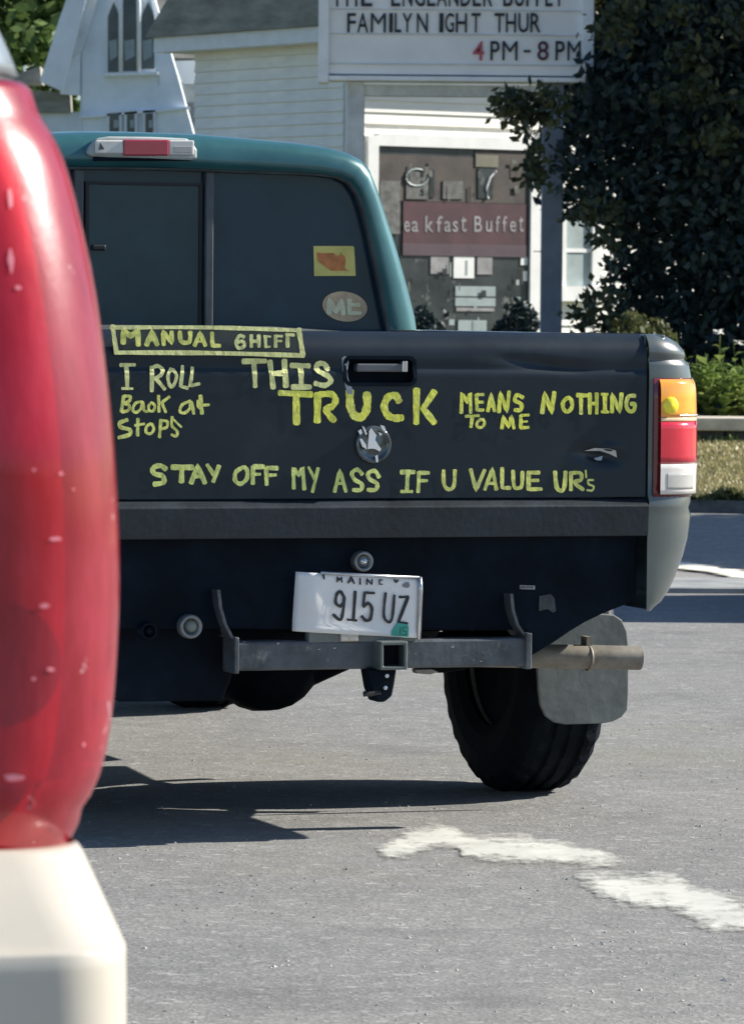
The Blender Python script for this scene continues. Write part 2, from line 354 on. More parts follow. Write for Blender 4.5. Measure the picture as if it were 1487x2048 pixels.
# bank of grass: front edge follows the road
def edge_y(x): return np.interp(x, [-60, -8, 2.2, 12, 60], [38.0, 36.5, 32.0, 29.0, 24.8])
nx, ny = 160, 26; v = []; f = []
xs = np.linspace(-20, 30, nx)
for j in range(ny):
    s = j / (ny - 1)
    for x in xs:
        y0 = edge_y(x); y1 = max(38.2, y0 + .5)
        v.append((x, y0 + .12 + (y1 - y0 - .12) * s, .06 + .24 * s ** .8 + .02 * math.sin(x * 3.1 + s * 7) * s + rng.normal(0, .006)))
for j in range(ny - 1):
    for i in range(nx - 1): f.append((j * nx + i, j * nx + i + 1, (j + 1) * nx + i + 1, (j + 1) * nx + i))
tag(mk('grass_bank', v, f, M['grass'], smooth=True), kind='structure')
# low stone edge of the bank
v = []; 
for x in np.linspace(-20, 30, 120):
    y = edge_y(x); v.append([(x, y, -.05), (x, y, .07), (x, y + .14, .085), (x, y + .16, -.05)])
tag(MB().loft(v, close=True).obj('road_kerb', M['stone_dark']), kind='structure')
# grass blades and weeds on the bank
def leaf_mesh(name, pts, size, mt, parent=None, aspect=1.6, up=0.):
    n = len(pts); pts = np.asarray(pts)
    d = rng.normal(size=(n, 3)); d[:, 2] += up; d /= np.linalg.norm(d, axis=1)[:, None]
    e = rng.normal(size=(n, 3)); e -= (e * d).sum(1)[:, None] * d; e /= np.linalg.norm(e, axis=1)[:, None]
    s = (size * rng.uniform(.6, 1.3, n))[:, None]
    a = pts - d * s * aspect * .5; c = pts + d * s * aspect * .5
    m1 = pts + e * s * .5; m2 = pts - e * s * .5
    V_ = np.stack([a, m1, c, m2], 1).reshape(-1, 3)
    me = bpy.data.meshes.new(name); me.vertices.add(4 * n); me.vertices.foreach_set('co', V_.ravel())
    me.loops.add(4 * n); me.loops.foreach_set('vertex_index', np.arange(4 * n))
    me.polygons.add(n); me.polygons.foreach_set('loop_start', np.arange(n) * 4); me.polygons.foreach_set('loop_total', np.full(n, 4))
    me.materials.append(mt); me.update(); me.validate()
    o = bpy.data.objects.new(name, me); COL.objects.link(o)
    if parent is not None: o.parent = parent
    return o
n = 26000
gx = rng.uniform(1.2, 5.0, n); ey = edge_y(gx); gy = ey + .12 + (38.1 - ey) * rng.uniform(0, 1, n) ** 1.3
gz = .06 + .24 * ((gy - ey) / (38.2 - ey)) ** .8 + .02
tag(leaf_mesh('grass', np.stack([gx, gy, gz], 1), np.full(n, .022), leafmat('grass_blades', (.26, .24, .11), (.46, .41, .23)), aspect=3., up=2.), kind='stuff')
n = 2600
gx = rng.uniform(1.3, 3.2, n); gy = edge_y(gx) + .02 + np.abs(rng.normal(0, .09, n))
tag(leaf_mesh('weeds', np.stack([gx, gy, .07 + rng.uniform(0, .07, n) * (np.sin(gx * 17) * .5 + .6)], 1), np.full(n, .035), M['leaf_olive'], aspect=1.7, up=1.), kind='stuff')
# garden wall with coping slab
wall = empty('garden_wall', loc=(3, 37.6, 0)); tag(wall, 'low garden wall with pale concrete coping at the back of the grass bank', 'wall')
for k in range(12):
    x0 = -.9 + k * .6
    MB().box(x0 + .006, x0 + .594, .12, .45, .16, .385).obj('stone', M['stone_dark'], wall, bevel=.012)
for k in range(3):
    x0 = -1.0 + k * 2.5
    MB().box(x0 + .004, x0 + 2.496, 0, .75, .388, .485).obj('coping_slab', M['concrete'], wall, bevel=.012)
sheet('flower_bed', [(1.5, 38.3), (12, 38.3), (12, 43), (1.5, 43)], M['earth'], .42)
# worn line on the road and worn markings on the lot
def gpoly(name, px, mt, z=.004):
    """painted area as a grid of columns, with an attribute that falls to 0 at its edge"""
    x0 = min(p[0] for p in px); x1 = max(p[0] for p in px); nc, nr = 90, 8; v = []; al = []; n = len(px)
    for i in range(nc + 1):
        x = x0 + .5 + (x1 - x0 - 1) * i / nc; ys = []
        for k in range(n):
            a, c = px[k], px[(k + 1) % n]
            if (a[0] - x) * (c[0] - x) <= 0 and a[0] != c[0]: ys.append(a[1] + (c[1] - a[1]) * (x - a[0]) / (c[0] - a[0]))
        pad = 8 if name == 'lot_marking' else 1; y0, y1 = min(ys) - pad, max(ys) + pad; en = min(1, min(i, nc - i) / 9)
        for j in range(nr + 1):
            t = j / nr; v.append(tuple(G(x, y0 + (y1 - y0) * t, z))); al.append(min(en, min(t, 1 - t) * 3.2))
    f = [(i * (nr + 1) + j, i * (nr + 1) + j + 1, (i + 1) * (nr + 1) + j + 1, (i + 1) * (nr + 1) + j) for i in range(nc) for j in range(nr)]
    me = bpy.data.meshes.new(name); me.from_pydata(v, [], f); me.materials.append(mt); me.update()
    at = me.attributes.new('edge', 'FLOAT', 'POINT'); at.data.foreach_set('value', al)
    ob = bpy.data.objects.new(name, me); COL.objects.link(ob); ob['kind'] = 'structure'; return ob
def smooth_closed(pts, k=4, jit=0.):
    out = []; n = len(pts)
    for i in range(n):
        p0, p1, p2, p3 = (pts[(i + j - 1) % n] for j in range(4))
        for s in range(k):
            t = s / k
            out.append(tuple(.5 * ((2 * p1[q]) + (-p0[q] + p2[q]) * t + (2 * p0[q] - 5 * p1[q] + 4 * p2[q] - p3[q]) * t * t + (-p0[q] + 3 * p1[q] - 3 * p2[q] + p3[q]) * t ** 3) + random.gauss(0, jit) * (2 if q == 0 else .5) for q in range(2)))
    return out
gpoly('road_marking', [(1300, 1112), (1400, 1127), (1487, 1141), (1640, 1162), (1640, 1180), (1487, 1158), (1400, 1144), (1300, 1131)], M['line'], .0)
A = [(745, 1712), (765, 1692), (800, 1672), (850, 1650), (900, 1657), (950, 1668), (1040, 1672), (1100, 1681), (1160, 1697), (1215, 1710), (1250, 1728), (1200, 1731), (1100, 1728), (1000, 1722), (930, 1711), (905, 1694), (850, 1702), (790, 1713)]
gpoly('lot_marking', smooth_closed(A, 4, 1.2), M['mark'], .004)
B_ = [(1150, 1752), (1190, 1744), (1330, 1747), (1390, 1768), (1487, 1798), (1620, 1840), (1620, 1890), (1487, 1861), (1425, 1857), (1375, 1836), (1330, 1824), (1270, 1815), (1200, 1790)]
gpoly('lot_marking', smooth_closed(B_, 4, 1.2), M['mark'], .004)
# loose chips lying on the asphalt
n = 1300; me_v = []; me_f = []
gy = 1 / rng.uniform(1 / 17., 1 / 8.7, n); gx = rng.uniform(-1, 1, n) * gy * .085
r = rng.gamma(2.0, .0008, n) + .001
base = np.array([[1, 0, 0], [0, 1, 0], [-1, 0, 0], [0, -1, 0], [0, 0, .8], [0, 0, -.5]])
fb = [(0, 1, 4), (1, 2, 4), (2, 3, 4), (3, 0, 4), (1, 0, 5), (2, 1, 5), (3, 2, 5), (0, 3, 5)]
for i in range(n):
    a = random.random() * 6.28; ca, sa = math.cos(a), math.sin(a); st = random.uniform(.7, 1.8)
    for q in base: me_v.append((gx[i] + r[i] * (q[0] * st * ca - q[1] * sa), gy[i] + r[i] * (q[0] * st * sa + q[1] * ca), .0005 + r[i] * q[2]))
    me_f += [tuple(k + 6 * i for k in t) for t in fb]
tag(mk('gravel_chips', me_v, me_f, mat('stone_chips', (.30, .30, .29), .9, var=.4, vscale=.8)), kind='stuff')
# ------------------------------------------------------------------ pickup truck
TR = Frame(.016, 12.0, 19.2)
T = TR.T
truck = empty('pickup_truck', TR)
tag(truck, 'dark pickup truck with teal cab and yellow handwriting across its charcoal tailgate', 'pickup truck')
z_bot = T(757, 996)[1]; z_top = T(757, 663)[1]; z_cr = T(757, 747)[1]
XT = .702
dent = T(1195, 912); dent2 = T(1090, 728)
def yface(x, z):
    y = 0.0015 * (x / .7) ** 2
    if z > z_cr:
        s = (z - z_cr) / (z_top - z_cr)
        y += .007 * min(1, s / .12) - .004 * math.sin(min(1, s) * math.pi) + .045 * max(0, s) ** 5
    dx = (x - dent[0]); dz = (z - dent[1])
    y += .020 * math.exp(-(dx / .045) ** 2 - ((dz + .15 * dx) / .017) ** 2)
    y -= .006 * math.exp(-((dx - .03) / .03) ** 2 - ((dz - .02) / .012) ** 2)
    y += .009 * math.exp(-((x - dent2[0]) / .10) ** 2 - ((z - dent2[1] + .12 * (x - dent2[0])) / .013) ** 2)
    y += .0008 * math.sin(x * 9 + z * 4) * math.sin(z * 13)
    return y
hx0, hz1 = T(691, 716); hx1, hz0 = T(828, 768)
def in_handle(x, z):
    r = .016; cx = min(max(x, hx0 + r), hx1 - r); cz = min(max(z, hz0 + r), hz1 - r)
    return (x - cx) ** 2 + (z - cz) ** 2 < r * r
nx, nz = 240, 78
gx = np.linspace(-XT, XT, nx); gz = np.linspace(z_bot, z_top, nz)
v = [(x, yface(x, z), z) for z in gz for x in gx]; f = []
for j in range(nz - 1):
    for i in range(nx - 1):
        if not in_handle((gx[i] + gx[i + 1]) / 2, (gz[j] + gz[j + 1]) / 2): f.append((j * nx + i, j * nx + i + 1, (j + 1) * nx + i + 1, (j + 1) * nx + i))
yt = yface(0, z_top)
b = MB().add(v, f)
b.box(-XT, XT, yt - .001, yt + .03, z_top - .03, z_top - .0005)
b.box(-XT, XT, .035, .075, z_bot + .004, z_top - .03)
for s in (-1, 1): b.box(s * XT - .002, s * XT + .002, .006, .07, z_bot + .004, z_top - .04)
tg = b.obj('tailgate', M['tailgate'], truck, smooth=True)
for p in tg.data.polygons[len(f):]: p.use_smooth = False
# handle in its recess
rr = []
def rrect(x0, x1, z0, z1, r, n=5):
    o = []
    for cx, cz, a0 in ((x1 - r, z1 - r, 0), (x0 + r, z1 - r, 90), (x0 + r, z0 + r, 180), (x1 - r, z0 + r, 270)):
        for k in range(n + 1):
            a = math.radians(a0 + 90 * k / n); o.append((cx + r * math.cos(a), cz + r * math.sin(a)))
    return o
o1 = rrect(hx0 - .006, hx1 + .006, hz0 - .006, hz1 + .006, .02); o2 = rrect(hx0 + .003, hx1 - .003, hz0 + .003, hz1 - .003, .013)
ff = lambda p, d: (p[0], yface(p[0], p[1]) + d, p[1])
MB().loft([[ff(p, .001) for p in o1], [ff(p, -.003) for p in o1], [ff(p, -.003) for p in o2], [(p[0], .034, p[1]) for p in o2]], close=True, cap1=True).obj('handle_recess', M['valance'], tg)
a = T(713, 727); c = T(812, 744)
MB().box(a[0], c[0], -.002, .03, c[1], a[1]).obj('handle', M['handle'], tg, bevel=.004)
a = T(803, 722); c = T(812, 744)
MB().box(a[0], c[0] + .002, -.0045, .02, c[1], a[1]).obj('handle_catch', M['chrome'], tg, bevel=.002)
# highlight drip left of the handle, painted on in pale grey
pts = [T(x, y) for x, y in ((684, 716), (690, 712), (697, 716), (698, 726), (694, 742), (696, 758), (703, 775), (705, 788), (694, 788), (688, 765), (685, 740))]
MB().add([(p[0], yface(*p) - .0012, p[1]) for p in pts], [tuple(range(len(pts)))]).obj('highlight_drip', mat('pale_highlight', (.30, .34, .35), .5, var=.15, vscale=30), tg)
# sun glints round the dent, painted as pale patches
for poly in ([(1170, 902), (1190, 896), (1215, 897), (1230, 901), (1234, 915), (1220, 908), (1200, 902)], [(1191, 917), (1203, 914), (1209, 912), (1206, 921), (1196, 921)]):
    pts = [T(x, y) for x, y in poly]
    MB().add([(p[0], yface(*p) - .0012, p[1]) for p in pts], [tuple(range(len(pts)))]).obj('dent_glint', mat('painted_glint', (.55, .57, .58), .35, metal=.3), tg)
# tailgate emblem
ex, ez = T(745, 889); er = .0455
prof = [(-.001, er + .001), (-.008, er), (-.012, er - .004), (-.009, er - .009), (-.006, er - .012), (-.010, er * .4), (-.012, .0005)]
em = MB().lathe(prof, (ex, yface(ex, ez), ez), axis='y', n=40).obj('emblem', mat('dark_chrome', (.10, .115, .12), .16, metal=.7, var=.4, vscale=18), tg, smooth=True)
for poly in ([(735, 898), (738, 862), (742, 856), (752, 870), (750, 880), (756, 890), (762, 898), (759, 903), (750, 898), (742, 897)], [(719, 878), (723, 877), (732, 890), (733, 899), (724, 893)], [(760, 850), (768, 852), (772, 862), (770, 866), (764, 858)], [(757, 864), (764, 868), (760, 872)], [(716, 862), (722, 858), (724, 866), (720, 870)], [(724, 852), (728, 854), (734, 868), (731, 870)], [(750, 912), (755, 910), (756, 924), (752, 925)]):
    pts = [T(x, y, -.014) for x, y in poly]
    MB().prism(pts, yface(ex, ez) - .0145, yface(ex, ez) - .0115).obj('emblem_figure', M['plate'], em)

# handwriting
def catmull(p, k=8):
    if len(p) == 2: return [tuple(p[0][q] + (p[1][q] - p[0][q]) * s / k for q in range(2)) for s in range(k + 1)]
    out = []
    for i in range(len(p) - 1):
        p0 = p[max(i - 1, 0)]; p1 = p[i]; p2 = p[i + 1]; p3 = p[min(i + 2, len(p) - 1)]
        for s in range(k):
            t = s / k
            out.append(tuple(.5 * (2 * p1[q] + (-p0[q] + p2[q]) * t * .8 + (1.6 * p0[q] + .4 * p1[q] - 5 * p1[q] + (4.6 - .2) * p2[q] - .0 * p3[q] - (1.6 * p0[q] - 4.6 * p1[q] + 4.4 * p2[q]) + 0) * 0 * t * t) if False else
                             .5 * (2 * p1[q] + (p2[q] - p0[q]) * t + (2 * p0[q] - 5 * p1[q] + 4 * p2[q] - p3[q]) * t * t + (3 * p1[q] - p0[q] - 3 * p2[q] + p3[q]) * t ** 3) for q in range(2)))
    out.append(tuple(p[-1])); return out
def ribbon(mb, pts, w, surf, off, sharp):
    """flat brush stroke with rounded ends lying on the surface"""
    if sharp:
        pp = []
        for i in range(len(pts) - 1):
            for s in range(6): pp.append(tuple(pts[i][q] + (pts[i + 1][q] - pts[i][q]) * s / 6 for q in range(2)))
        pp.append(tuple(pts[-1]))
    else: pp = catmull(pts)
    n = len(pp); seed = random.random() * 9
    def width(i): return w * .5 * (1 + .09 * math.sin(i * .7 + seed) + .05 * math.sin(i * 1.9 + seed * 2))
    rows = []
    for i, p in enumerate(pp):
        a = pp[max(i - 1, 0)]; c = pp[min(i + 1, n - 1)]
        tx, tz = c[0] - a[0], c[1] - a[1]; l = math.hypot(tx, tz) or 1; tx /= l; tz /= l
        hw = width(i)
        if i == 0 or i == n - 1:
            sg = -1 if i == 0 else 1; cap = []
            for ang in (78, 55, 28, 0):
                e = math.sin(math.radians(ang)) * hw * .55; q = math.cos(math.radians(ang)) * hw
                cap.append([(p[0] + sg * tx * e - tz * q, p[1] + sg * tz * e + tx * q), (p[0] + sg * tx * e + tz * q, p[1] + sg * tz * e - tx * q)])
            rows += cap if i == 0 else cap[::-1]
        else: rows.append([(p[0] - tz * hw, p[1] + tx * hw), (p[0] + tz * hw, p[1] - tx * hw)])
    m = len(rows); v = []
    for k, rw in enumerate(rows):
        o = off + .0003 * k / m
        v.append([surf(q[0], q[1], o) for q in rw])
    mb.loft(v)
def tg_surf(px, py, off):
    x, z = T(px, py); return (x, yface(x, z) - .0010 - off, z)
Z = {1: (200, 630, 6.196), 2: (440, 630, 6.196), 3: (660, 690, 6.196), 4: (900, 760, 3.7175), 5: (280, 900, 4.957), 6: (560, 900, 4.647), 7: (860, 880, 3.7175), 8: (600, 460, 7.435)}
def word(name, zone, letters, mt, parent, surf, base=0.):
    ox, oy, k = Z[zone] if not isinstance(zone, tuple) else zone
    j = 0
    for strokes in letters:
        mb = MB()
        for (w, pts, *sh) in strokes:
            ribbon(mb, [(ox + a / k, oy + c / k) for a, c in pts], w / k, surf, base + .00045 * j, bool(sh)); j = (j + 1) % 6
        o = mb.obj(name, mt, parent)
S = 1
W = 'painted_letter'
word(W, 1, [
    [(66, [(292, 350), (292, 190), (385, 262), (470, 190), (478, 375)], S)],
    [(60, [(578, 372), (645, 200), (712, 372)], S), (50, [(610, 300), (680, 300)])],
    [(56, [(790, 372), (785, 205), (890, 345), (888, 205)], S)],
    [(54, [(990, 205), (1000, 315), (1060, 345), (1112, 318), (1118, 210)])],
    [(50, [(1170, 380), (1238, 215), (1305, 380)], S), (36, [(1205, 325), (1280, 325)])],
    [(52, [(1390, 220), (1395, 378), (1490, 382)], S)]], M['chalk'], tg, lambda px, py, off: (T(px, py, -.0045)[0], -.0030 - off, T(px, py, -.0045)[1]))
word(W, 2, [
    [(42, [(300, 275), (250, 255), (205, 320), (215, 395), (262, 410), (305, 375), (280, 325), (225, 335)])],
    [(44, [(388, 250), (390, 395)], S), (44, [(480, 250), (482, 395)], S), (46, [(392, 325), (480, 325)])],
    [(40, [(560, 265), (565, 395)], S), (26, [(540, 262), (625, 268)], S), (26, [(560, 398), (622, 392)], S)],
    [(46, [(690, 255), (690, 395)], S), (34, [(690, 258), (772, 262)], S), (28, [(700, 322), (762, 322)], S)],
    [(48, [(835, 245), (835, 395)], S), (40, [(815, 240), (915, 248)], S)]], M['chalk_pale'], tg, lambda px, py, off: (T(px, py, -.0045)[0], -.0030 - off, T(px, py, -.0045)[1]))
# boxed strip round MANUAL SHIFT
sx = [T(228, 656), T(603, 659), T(609, 708), T(234, 704)]
st = MB().loft([[(p[0], -.0015, p[1]) for p in sx], [(p[0], .0095 if i > 1 else .004, p[1]) for i, p in enumerate(sx)]], close=True, cap0=True).obj('bumper_strip', mat('strip_dark', (.035, .045, .042), .6, var=.2, vscale=20), tg)
def flat_surf(y):
    return lambda px, py, off: (T(px, py, y)[0], y - off, T(px, py, y)[1])
mb = MB()
for w, p in ((8, [(222, 655), (420, 655), (600, 661)]), (9, [(230, 705), (420, 706), (607, 711)]), (9, [(225, 651), (233, 706)]), (10, [(597, 658), (605, 709)])):
    ribbon(mb, p, w, flat_surf(-.0045), .0006 * len(mb.v) % .002, False)
mb.obj('strip_border', M['chalk_pale'], tg)
word(W, 1, [
    [(46, [(262, 620), (440, 618)], S), (52, [(332, 618), (337, 900)], S), (34, [(272, 910), (405, 912)], S)],
    [(50, [(645, 640), (640, 945)], S), (48, [(650, 655), (720, 632), (778, 680), (745, 748), (662, 790)]), (48, [(680, 775), (800, 920)], S)],
    [(42, [(890, 665), (845, 740), (850, 830), (880, 893), (925, 845), (948, 750), (905, 672)])],
    [(44, [(1030, 630), (1000, 885), (1085, 905)], S)],
    [(44, [(1150, 650), (1115, 878), (1232, 850)], S)]], M['chalk_pale'], tg, tg_surf)
word(W, 1, [
    [(44, [(295, 1005), (265, 1195)], S), (40, [(298, 1005), (372, 1012), (365, 1062), (300, 1092)]), (40, [(300, 1095), (362, 1120), (350, 1182), (268, 1200)])],
    [(36, [(515, 1075), (440, 1092), (405, 1170), (440, 1208), (505, 1160), (525, 1075), (545, 1180), (590, 1195)])],
    [(34, [(640, 1082), (602, 1125), (608, 1180), (655, 1190), (678, 1130), (645, 1085)])],
    [(40, [(722, 1000), (727, 1200)], S), (38, [(860, 1012), (765, 1085), (815, 1205)], S)],
    [(38, [(1120, 1065), (1020, 1110), (990, 1190), (1040, 1215), (1110, 1160), (1130, 1075), (1160, 1225)])],
    [(48, [(1243, 1000), (1262, 1222)], S), (36, [(1215, 1060), (1212, 1120), (1240, 1160)]), (34, [(1262, 1118), (1350, 1112)], S)]], M['chalk'], tg, tg_surf)
word(W, 1, [
    [(50, [(340, 1298), (250, 1335), (260, 1390), (365, 1420), (368, 1480), (230, 1520)])],
    [(42, [(470, 1285), (465, 1495)], S), (34, [(432, 1368), (550, 1348)], S)],
    [(36, [(632, 1342), (575, 1385), (572, 1455), (630, 1468), (665, 1410), (640, 1348)])],
    [(42, [(752, 1300), (735, 1515)], S), (36, [(755, 1308), (828, 1320), (822, 1390), (748, 1412)])],
    [(34, [(893, 1262), (890, 1370), (955, 1440), (945, 1502), (885, 1480)]), (28, [(903, 1290), (1008, 1388)], S)]], M['chalk'], tg, tg_surf)
word(W, 2, [
    [(66, [(290, 575), (572, 570)], S), (60, [(425, 580), (435, 890)], S)],
    [(66, [(622, 570), (655, 905)], S), (72, [(800, 560), (812, 885)], S), (68, [(655, 725), (800, 720)], S)],
    [(66, [(882, 625), (1108, 630)], S), (66, [(1000, 640), (1005, 870)], S), (68, [(890, 892), (1118, 892)], S)],
    [(64, [(1340, 680), (1290, 605), (1205, 615), (1215, 690), (1330, 755), (1365, 820), (1290, 872), (1170, 845)])]], M['chalk_pale'], tg, tg_surf)
word(W, 2, [
    [(76, [(735, 965), (1130, 985)], S), (86, [(940, 990), (945, 1345)], S)],
    [(90, [(1205, 980), (1200, 1320)], S), (80, [(1230, 985), (1370, 980), (1425, 1050), (1385, 1130), (1310, 1160), (1340, 1230), (1410, 1310)])]], M['chalk_bright'], tg, tg_surf)
word(W, 3, [
    [(100, [(240, 570), (245, 740), (285, 855), (352, 900), (425, 850), (455, 740), (450, 600)])],
    [(90, [(850, 700), (800, 625), (710, 650), (665, 760), (705, 865), (790, 905), (890, 900)])],
    [(80, [(1065, 550), (1060, 970)], S), (80, [(1285, 575), (1145, 785), (1285, 965)], S)]], M['chalk_bright'], tg, tg_surf)
word(W, 4, [
    [(26, [(80, 245), (84, 95), (124, 168), (146, 95), (150, 245)], S)],
    [(28, [(192, 110), (198, 225)], S), (24, [(195, 108), (245, 108)], S), (24, [(200, 165), (240, 165)], S), (24, [(200, 225), (245, 222)], S)],
    [(26, [(275, 232), (300, 100), (325, 232)], S), (24, [(288, 195), (315, 195)])],
    [(28, [(360, 240), (370, 90), (420, 235), (435, 85)], S)],
    [(30, [(538, 130), (495, 112), (478, 150), (525, 180), (520, 222), (475, 222)])],
    [(32, [(680, 245), (698, 95), (752, 245), (770, 90)], S)],
    [(30, [(868, 132), (835, 165), (838, 215), (872, 235), (902, 195), (893, 145), (870, 130)])],
    [(32, [(938, 112), (1012, 115)], S), (30, [(970, 115), (970, 250)], S)],
    [(30, [(1035, 100), (1035, 250)], S), (28, [(1085, 100), (1085, 250)], S), (28, [(1040, 175), (1085, 175)], S)],
    [(34, [(1145, 105), (1145, 240)], S), (22, [(1120, 235), (1172, 238)], S), (22, [(1122, 106), (1168, 106)], S)],
    [(30, [(1200, 240), (1198, 105), (1258, 240), (1270, 100)], S)],
    [(30, [(1370, 118), (1322, 122), (1305, 185), (1328, 232), (1362, 222), (1365, 178), (1338, 178)])]], M['chalk_bright'], tg, tg_surf)
word(W, 4, [
    [(22, [(112, 270), (212, 265)], S), (26, [(162, 268), (150, 350)], S)],
    [(22, [(228, 290), (198, 315), (200, 348), (232, 350), (252, 318), (238, 290)])],
    [(26, [(380, 360), (390, 270), (430, 350), (450, 268), (470, 360)], S)],
    [(28, [(520, 265), (520, 355)], S), (22, [(520, 263), (580, 260)], S), (16, [(525, 310), (570, 308)], S), (24, [(520, 356), (580, 352)], S)]], M['chalk_bright'], tg, tg_surf, .0005)
word(W, 5, [
    [(50, [(258, 190), (200, 155), (130, 180), (145, 235), (225, 258), (232, 320), (140, 340)])],
    [(58, [(318, 170), (520, 172)], S), (52, [(415, 180), (410, 315)])],
    [(48, [(505, 328), (568, 155), (642, 328)], S), (38, [(540, 262), (615, 262)])],
    [(40, [(662, 145), (728, 245)], S), (42, [(782, 158), (725, 315)], S)],
    [(42, [(1022, 168), (948, 220), (942, 300), (995, 335), (1055, 285), (1060, 205), (1030, 165)])],
    [(44, [(1118, 165), (1115, 335)], S), (50, [(1120, 165), (1225, 165)], S), (30, [(1130, 240), (1188, 240)], S)],
    [(42, [(1245, 175), (1250, 345)], S), (44, [(1255, 176), (1358, 180)], S), (34, [(1258, 252), (1345, 246)], S)]], M['chalk_green'], tg, tg_surf)
word(W, 6, [
    [(36, [(125, 358), (122, 165), (172, 238), (208, 160), (222, 365)], S)],
    [(28, [(262, 158), (318, 272)], S), (32, [(350, 168), (297, 390)], S)],
    [(36, [(502, 388), (550, 188), (608, 388)], S), (30, [(525, 310), (588, 310)])],
    [(38, [(758, 225), (712, 182), (662, 215), (688, 275), (752, 315), (745, 368), (672, 370)])],
    [(38, [(918, 252), (878, 195), (818, 215), (828, 268), (897, 312), (885, 368), (812, 370)])],
    [(44, [(1122, 205), (1245, 205)], S), (38, [(1182, 210), (1175, 380)], S), (30, [(1120, 385), (1225, 386)], S)],
    [(36, [(1285, 205), (1278, 390)], S), (38, [(1290, 212), (1378, 212)], S), (30, [(1288, 285), (1365, 285)], S)]], M['chalk_green'], tg, tg_surf)
word(W, 7, [
    [(28, [(98, 225), (102, 330), (140, 368), (175, 335), (182, 225)])],
    [(30, [(298, 218), (338, 372), (402, 222)], S)],
    [(28, [(402, 370), (460, 212), (488, 368)], S), (24, [(425, 322), (478, 322)])],
    [(28, [(530, 208), (530, 355), (590, 356)], S)],
    [(28, [(610, 228), (618, 340), (650, 358), (675, 335), (680, 235)])],
    [(32, [(728, 235), (728, 370)], S), (28, [(732, 242), (808, 242)], S), (24, [(732, 300), (800, 300)], S), (28, [(732, 366), (824, 364)], S)],
    [(32, [(922, 235), (935, 350), (968, 376), (992, 345), (1000, 235)])],
    [(30, [(1040, 240), (1040, 372)], S), (28, [(1045, 246), (1112, 246), (1118, 295), (1068, 315), (1135, 370)])],
    [(14, [(1152, 225), (1156, 280)], S)]], M['chalk'], tg, tg_surf)
word(W, 7, [[(16, [(1210, 298), (1172, 300), (1175, 328), (1210, 345), (1200, 375), (1162, 372)])]], M['chalk_green'], tg, tg_surf)

# sill below the tailgate: sloped lip, face, then the recessed valance
XL = T(1290, 1050)[0]
zl1, zl2, zl3, zl4 = z_bot - .004, T(757, 1013)[1], T(757, 1075)[1], T(757, 1240)[1]
mb = MB().add([(-XL, .006, zl1), (XL, .006, zl1), (XL, -.020, zl2), (-XL, -.020, zl2), (XL, -.016, zl3), (-XL, -.016, zl3), (-XL, .05, zl3 - .002), (XL, .05, zl3 - .002), (-XL, .06, zl1), (XL, .06, zl1)],
             [(0, 1, 2, 3), (3, 2, 4, 5), (5, 4, 7, 6), (0, 8, 9, 1), (6, 7, 9, 8)])
mb.obj('rear_sill', M['sill'], truck, bevel=.003)
xr = T(1283, 1150)[0]
pts = [(-xr, zl3 + .01), (xr, zl3 + .01), (xr, T(0, 1205)[1]), (T(1262, 1228)[0], T(0, 1226)[1]), T(1215, 1229), T(1180, 1246), T(1150, 1264), T(1115, 1288), T(1075, 1312), T(1064, 1312), T(1062, 1262), (-xr, T(0, 1262)[1])]
MB().prism(pts, .035, .05).obj('rear_valance', M['valance'], truck, bevel=.003)
# scuffs, bulb sockets and tag on the valance
def disc(px, py, rp, y, mts, name, parent, depth=.03):
    x, z = T(px, py, y); r = rp / 815
    o = MB().lathe([(0, r), (-depth * .8, r), (-depth, r * .9), (-depth, r * .72), (-depth * .5, r * .66), (-depth * .5, .0005)], (x, y, z), axis='y', n=26).obj(name, mts[0], parent, smooth=True)
    q = MB().lathe([(0, r * .55), (-.004, r * .52), (-.010, r * .36), (-.013, .0005)], (x + r * .12, y - depth * .5, z), axis='y', n=20).obj('socket_cap', mts[1], o, smooth=True)
    return o
disc(720, 1122, 21, .034, (M['steel'], M['chrome']), 'plate_lamp', truck)
disc(376, 1252, 24, .034, (M['steel'], mat('dull_cap', (.22, .25, .22), .5)), 'trailer_socket', truck)
disc(292, 1261, 18, .034, (M['valance'], M['valance']), 'trailer_socket', truck)
# left splash shield hanging under the valance
a = T(235, 1240, .04); 
pts = [T(225, 1235, .1), T(455, 1235, .1), T(470, 1300, .1), T(462, 1360, .1), T(452, 1385, .1), T(445, 1402, .1), T(240, 1404, .1), T(225, 1398, .1)]
MB().prism(pts, .10, .125).obj('splash_shield', M['valance'], truck, bevel=.006)
q = [T(x, y, .034) for x, y in ((1038, 1170), (1068, 1171), (1068, 1179), (1038, 1178))]
tp = MB().prism(q, .030, .0345).obj('small_tag', M['greyprint'], truck)
for k in range(6):
    x0, z0 = T(1041 + k * 4.3, 1176.5, .029); MB().box(x0, x0 + .002, .0285, .0295, z0, z0 + .0045 + .001 * (k % 2)).obj('tag_letter', M['ink'], tp)
q = [T(x, y, .034) for x, y in ((1077, 1192), (1100, 1188), (1107, 1196), (1110, 1222), (1104, 1225), (1094, 1218), (1076, 1222))]
MB().prism(q, .031, .0348).obj('scuffed_patch', mat('patch_grey', (.045, .05, .055), .6, var=.3, vscale=30), truck)

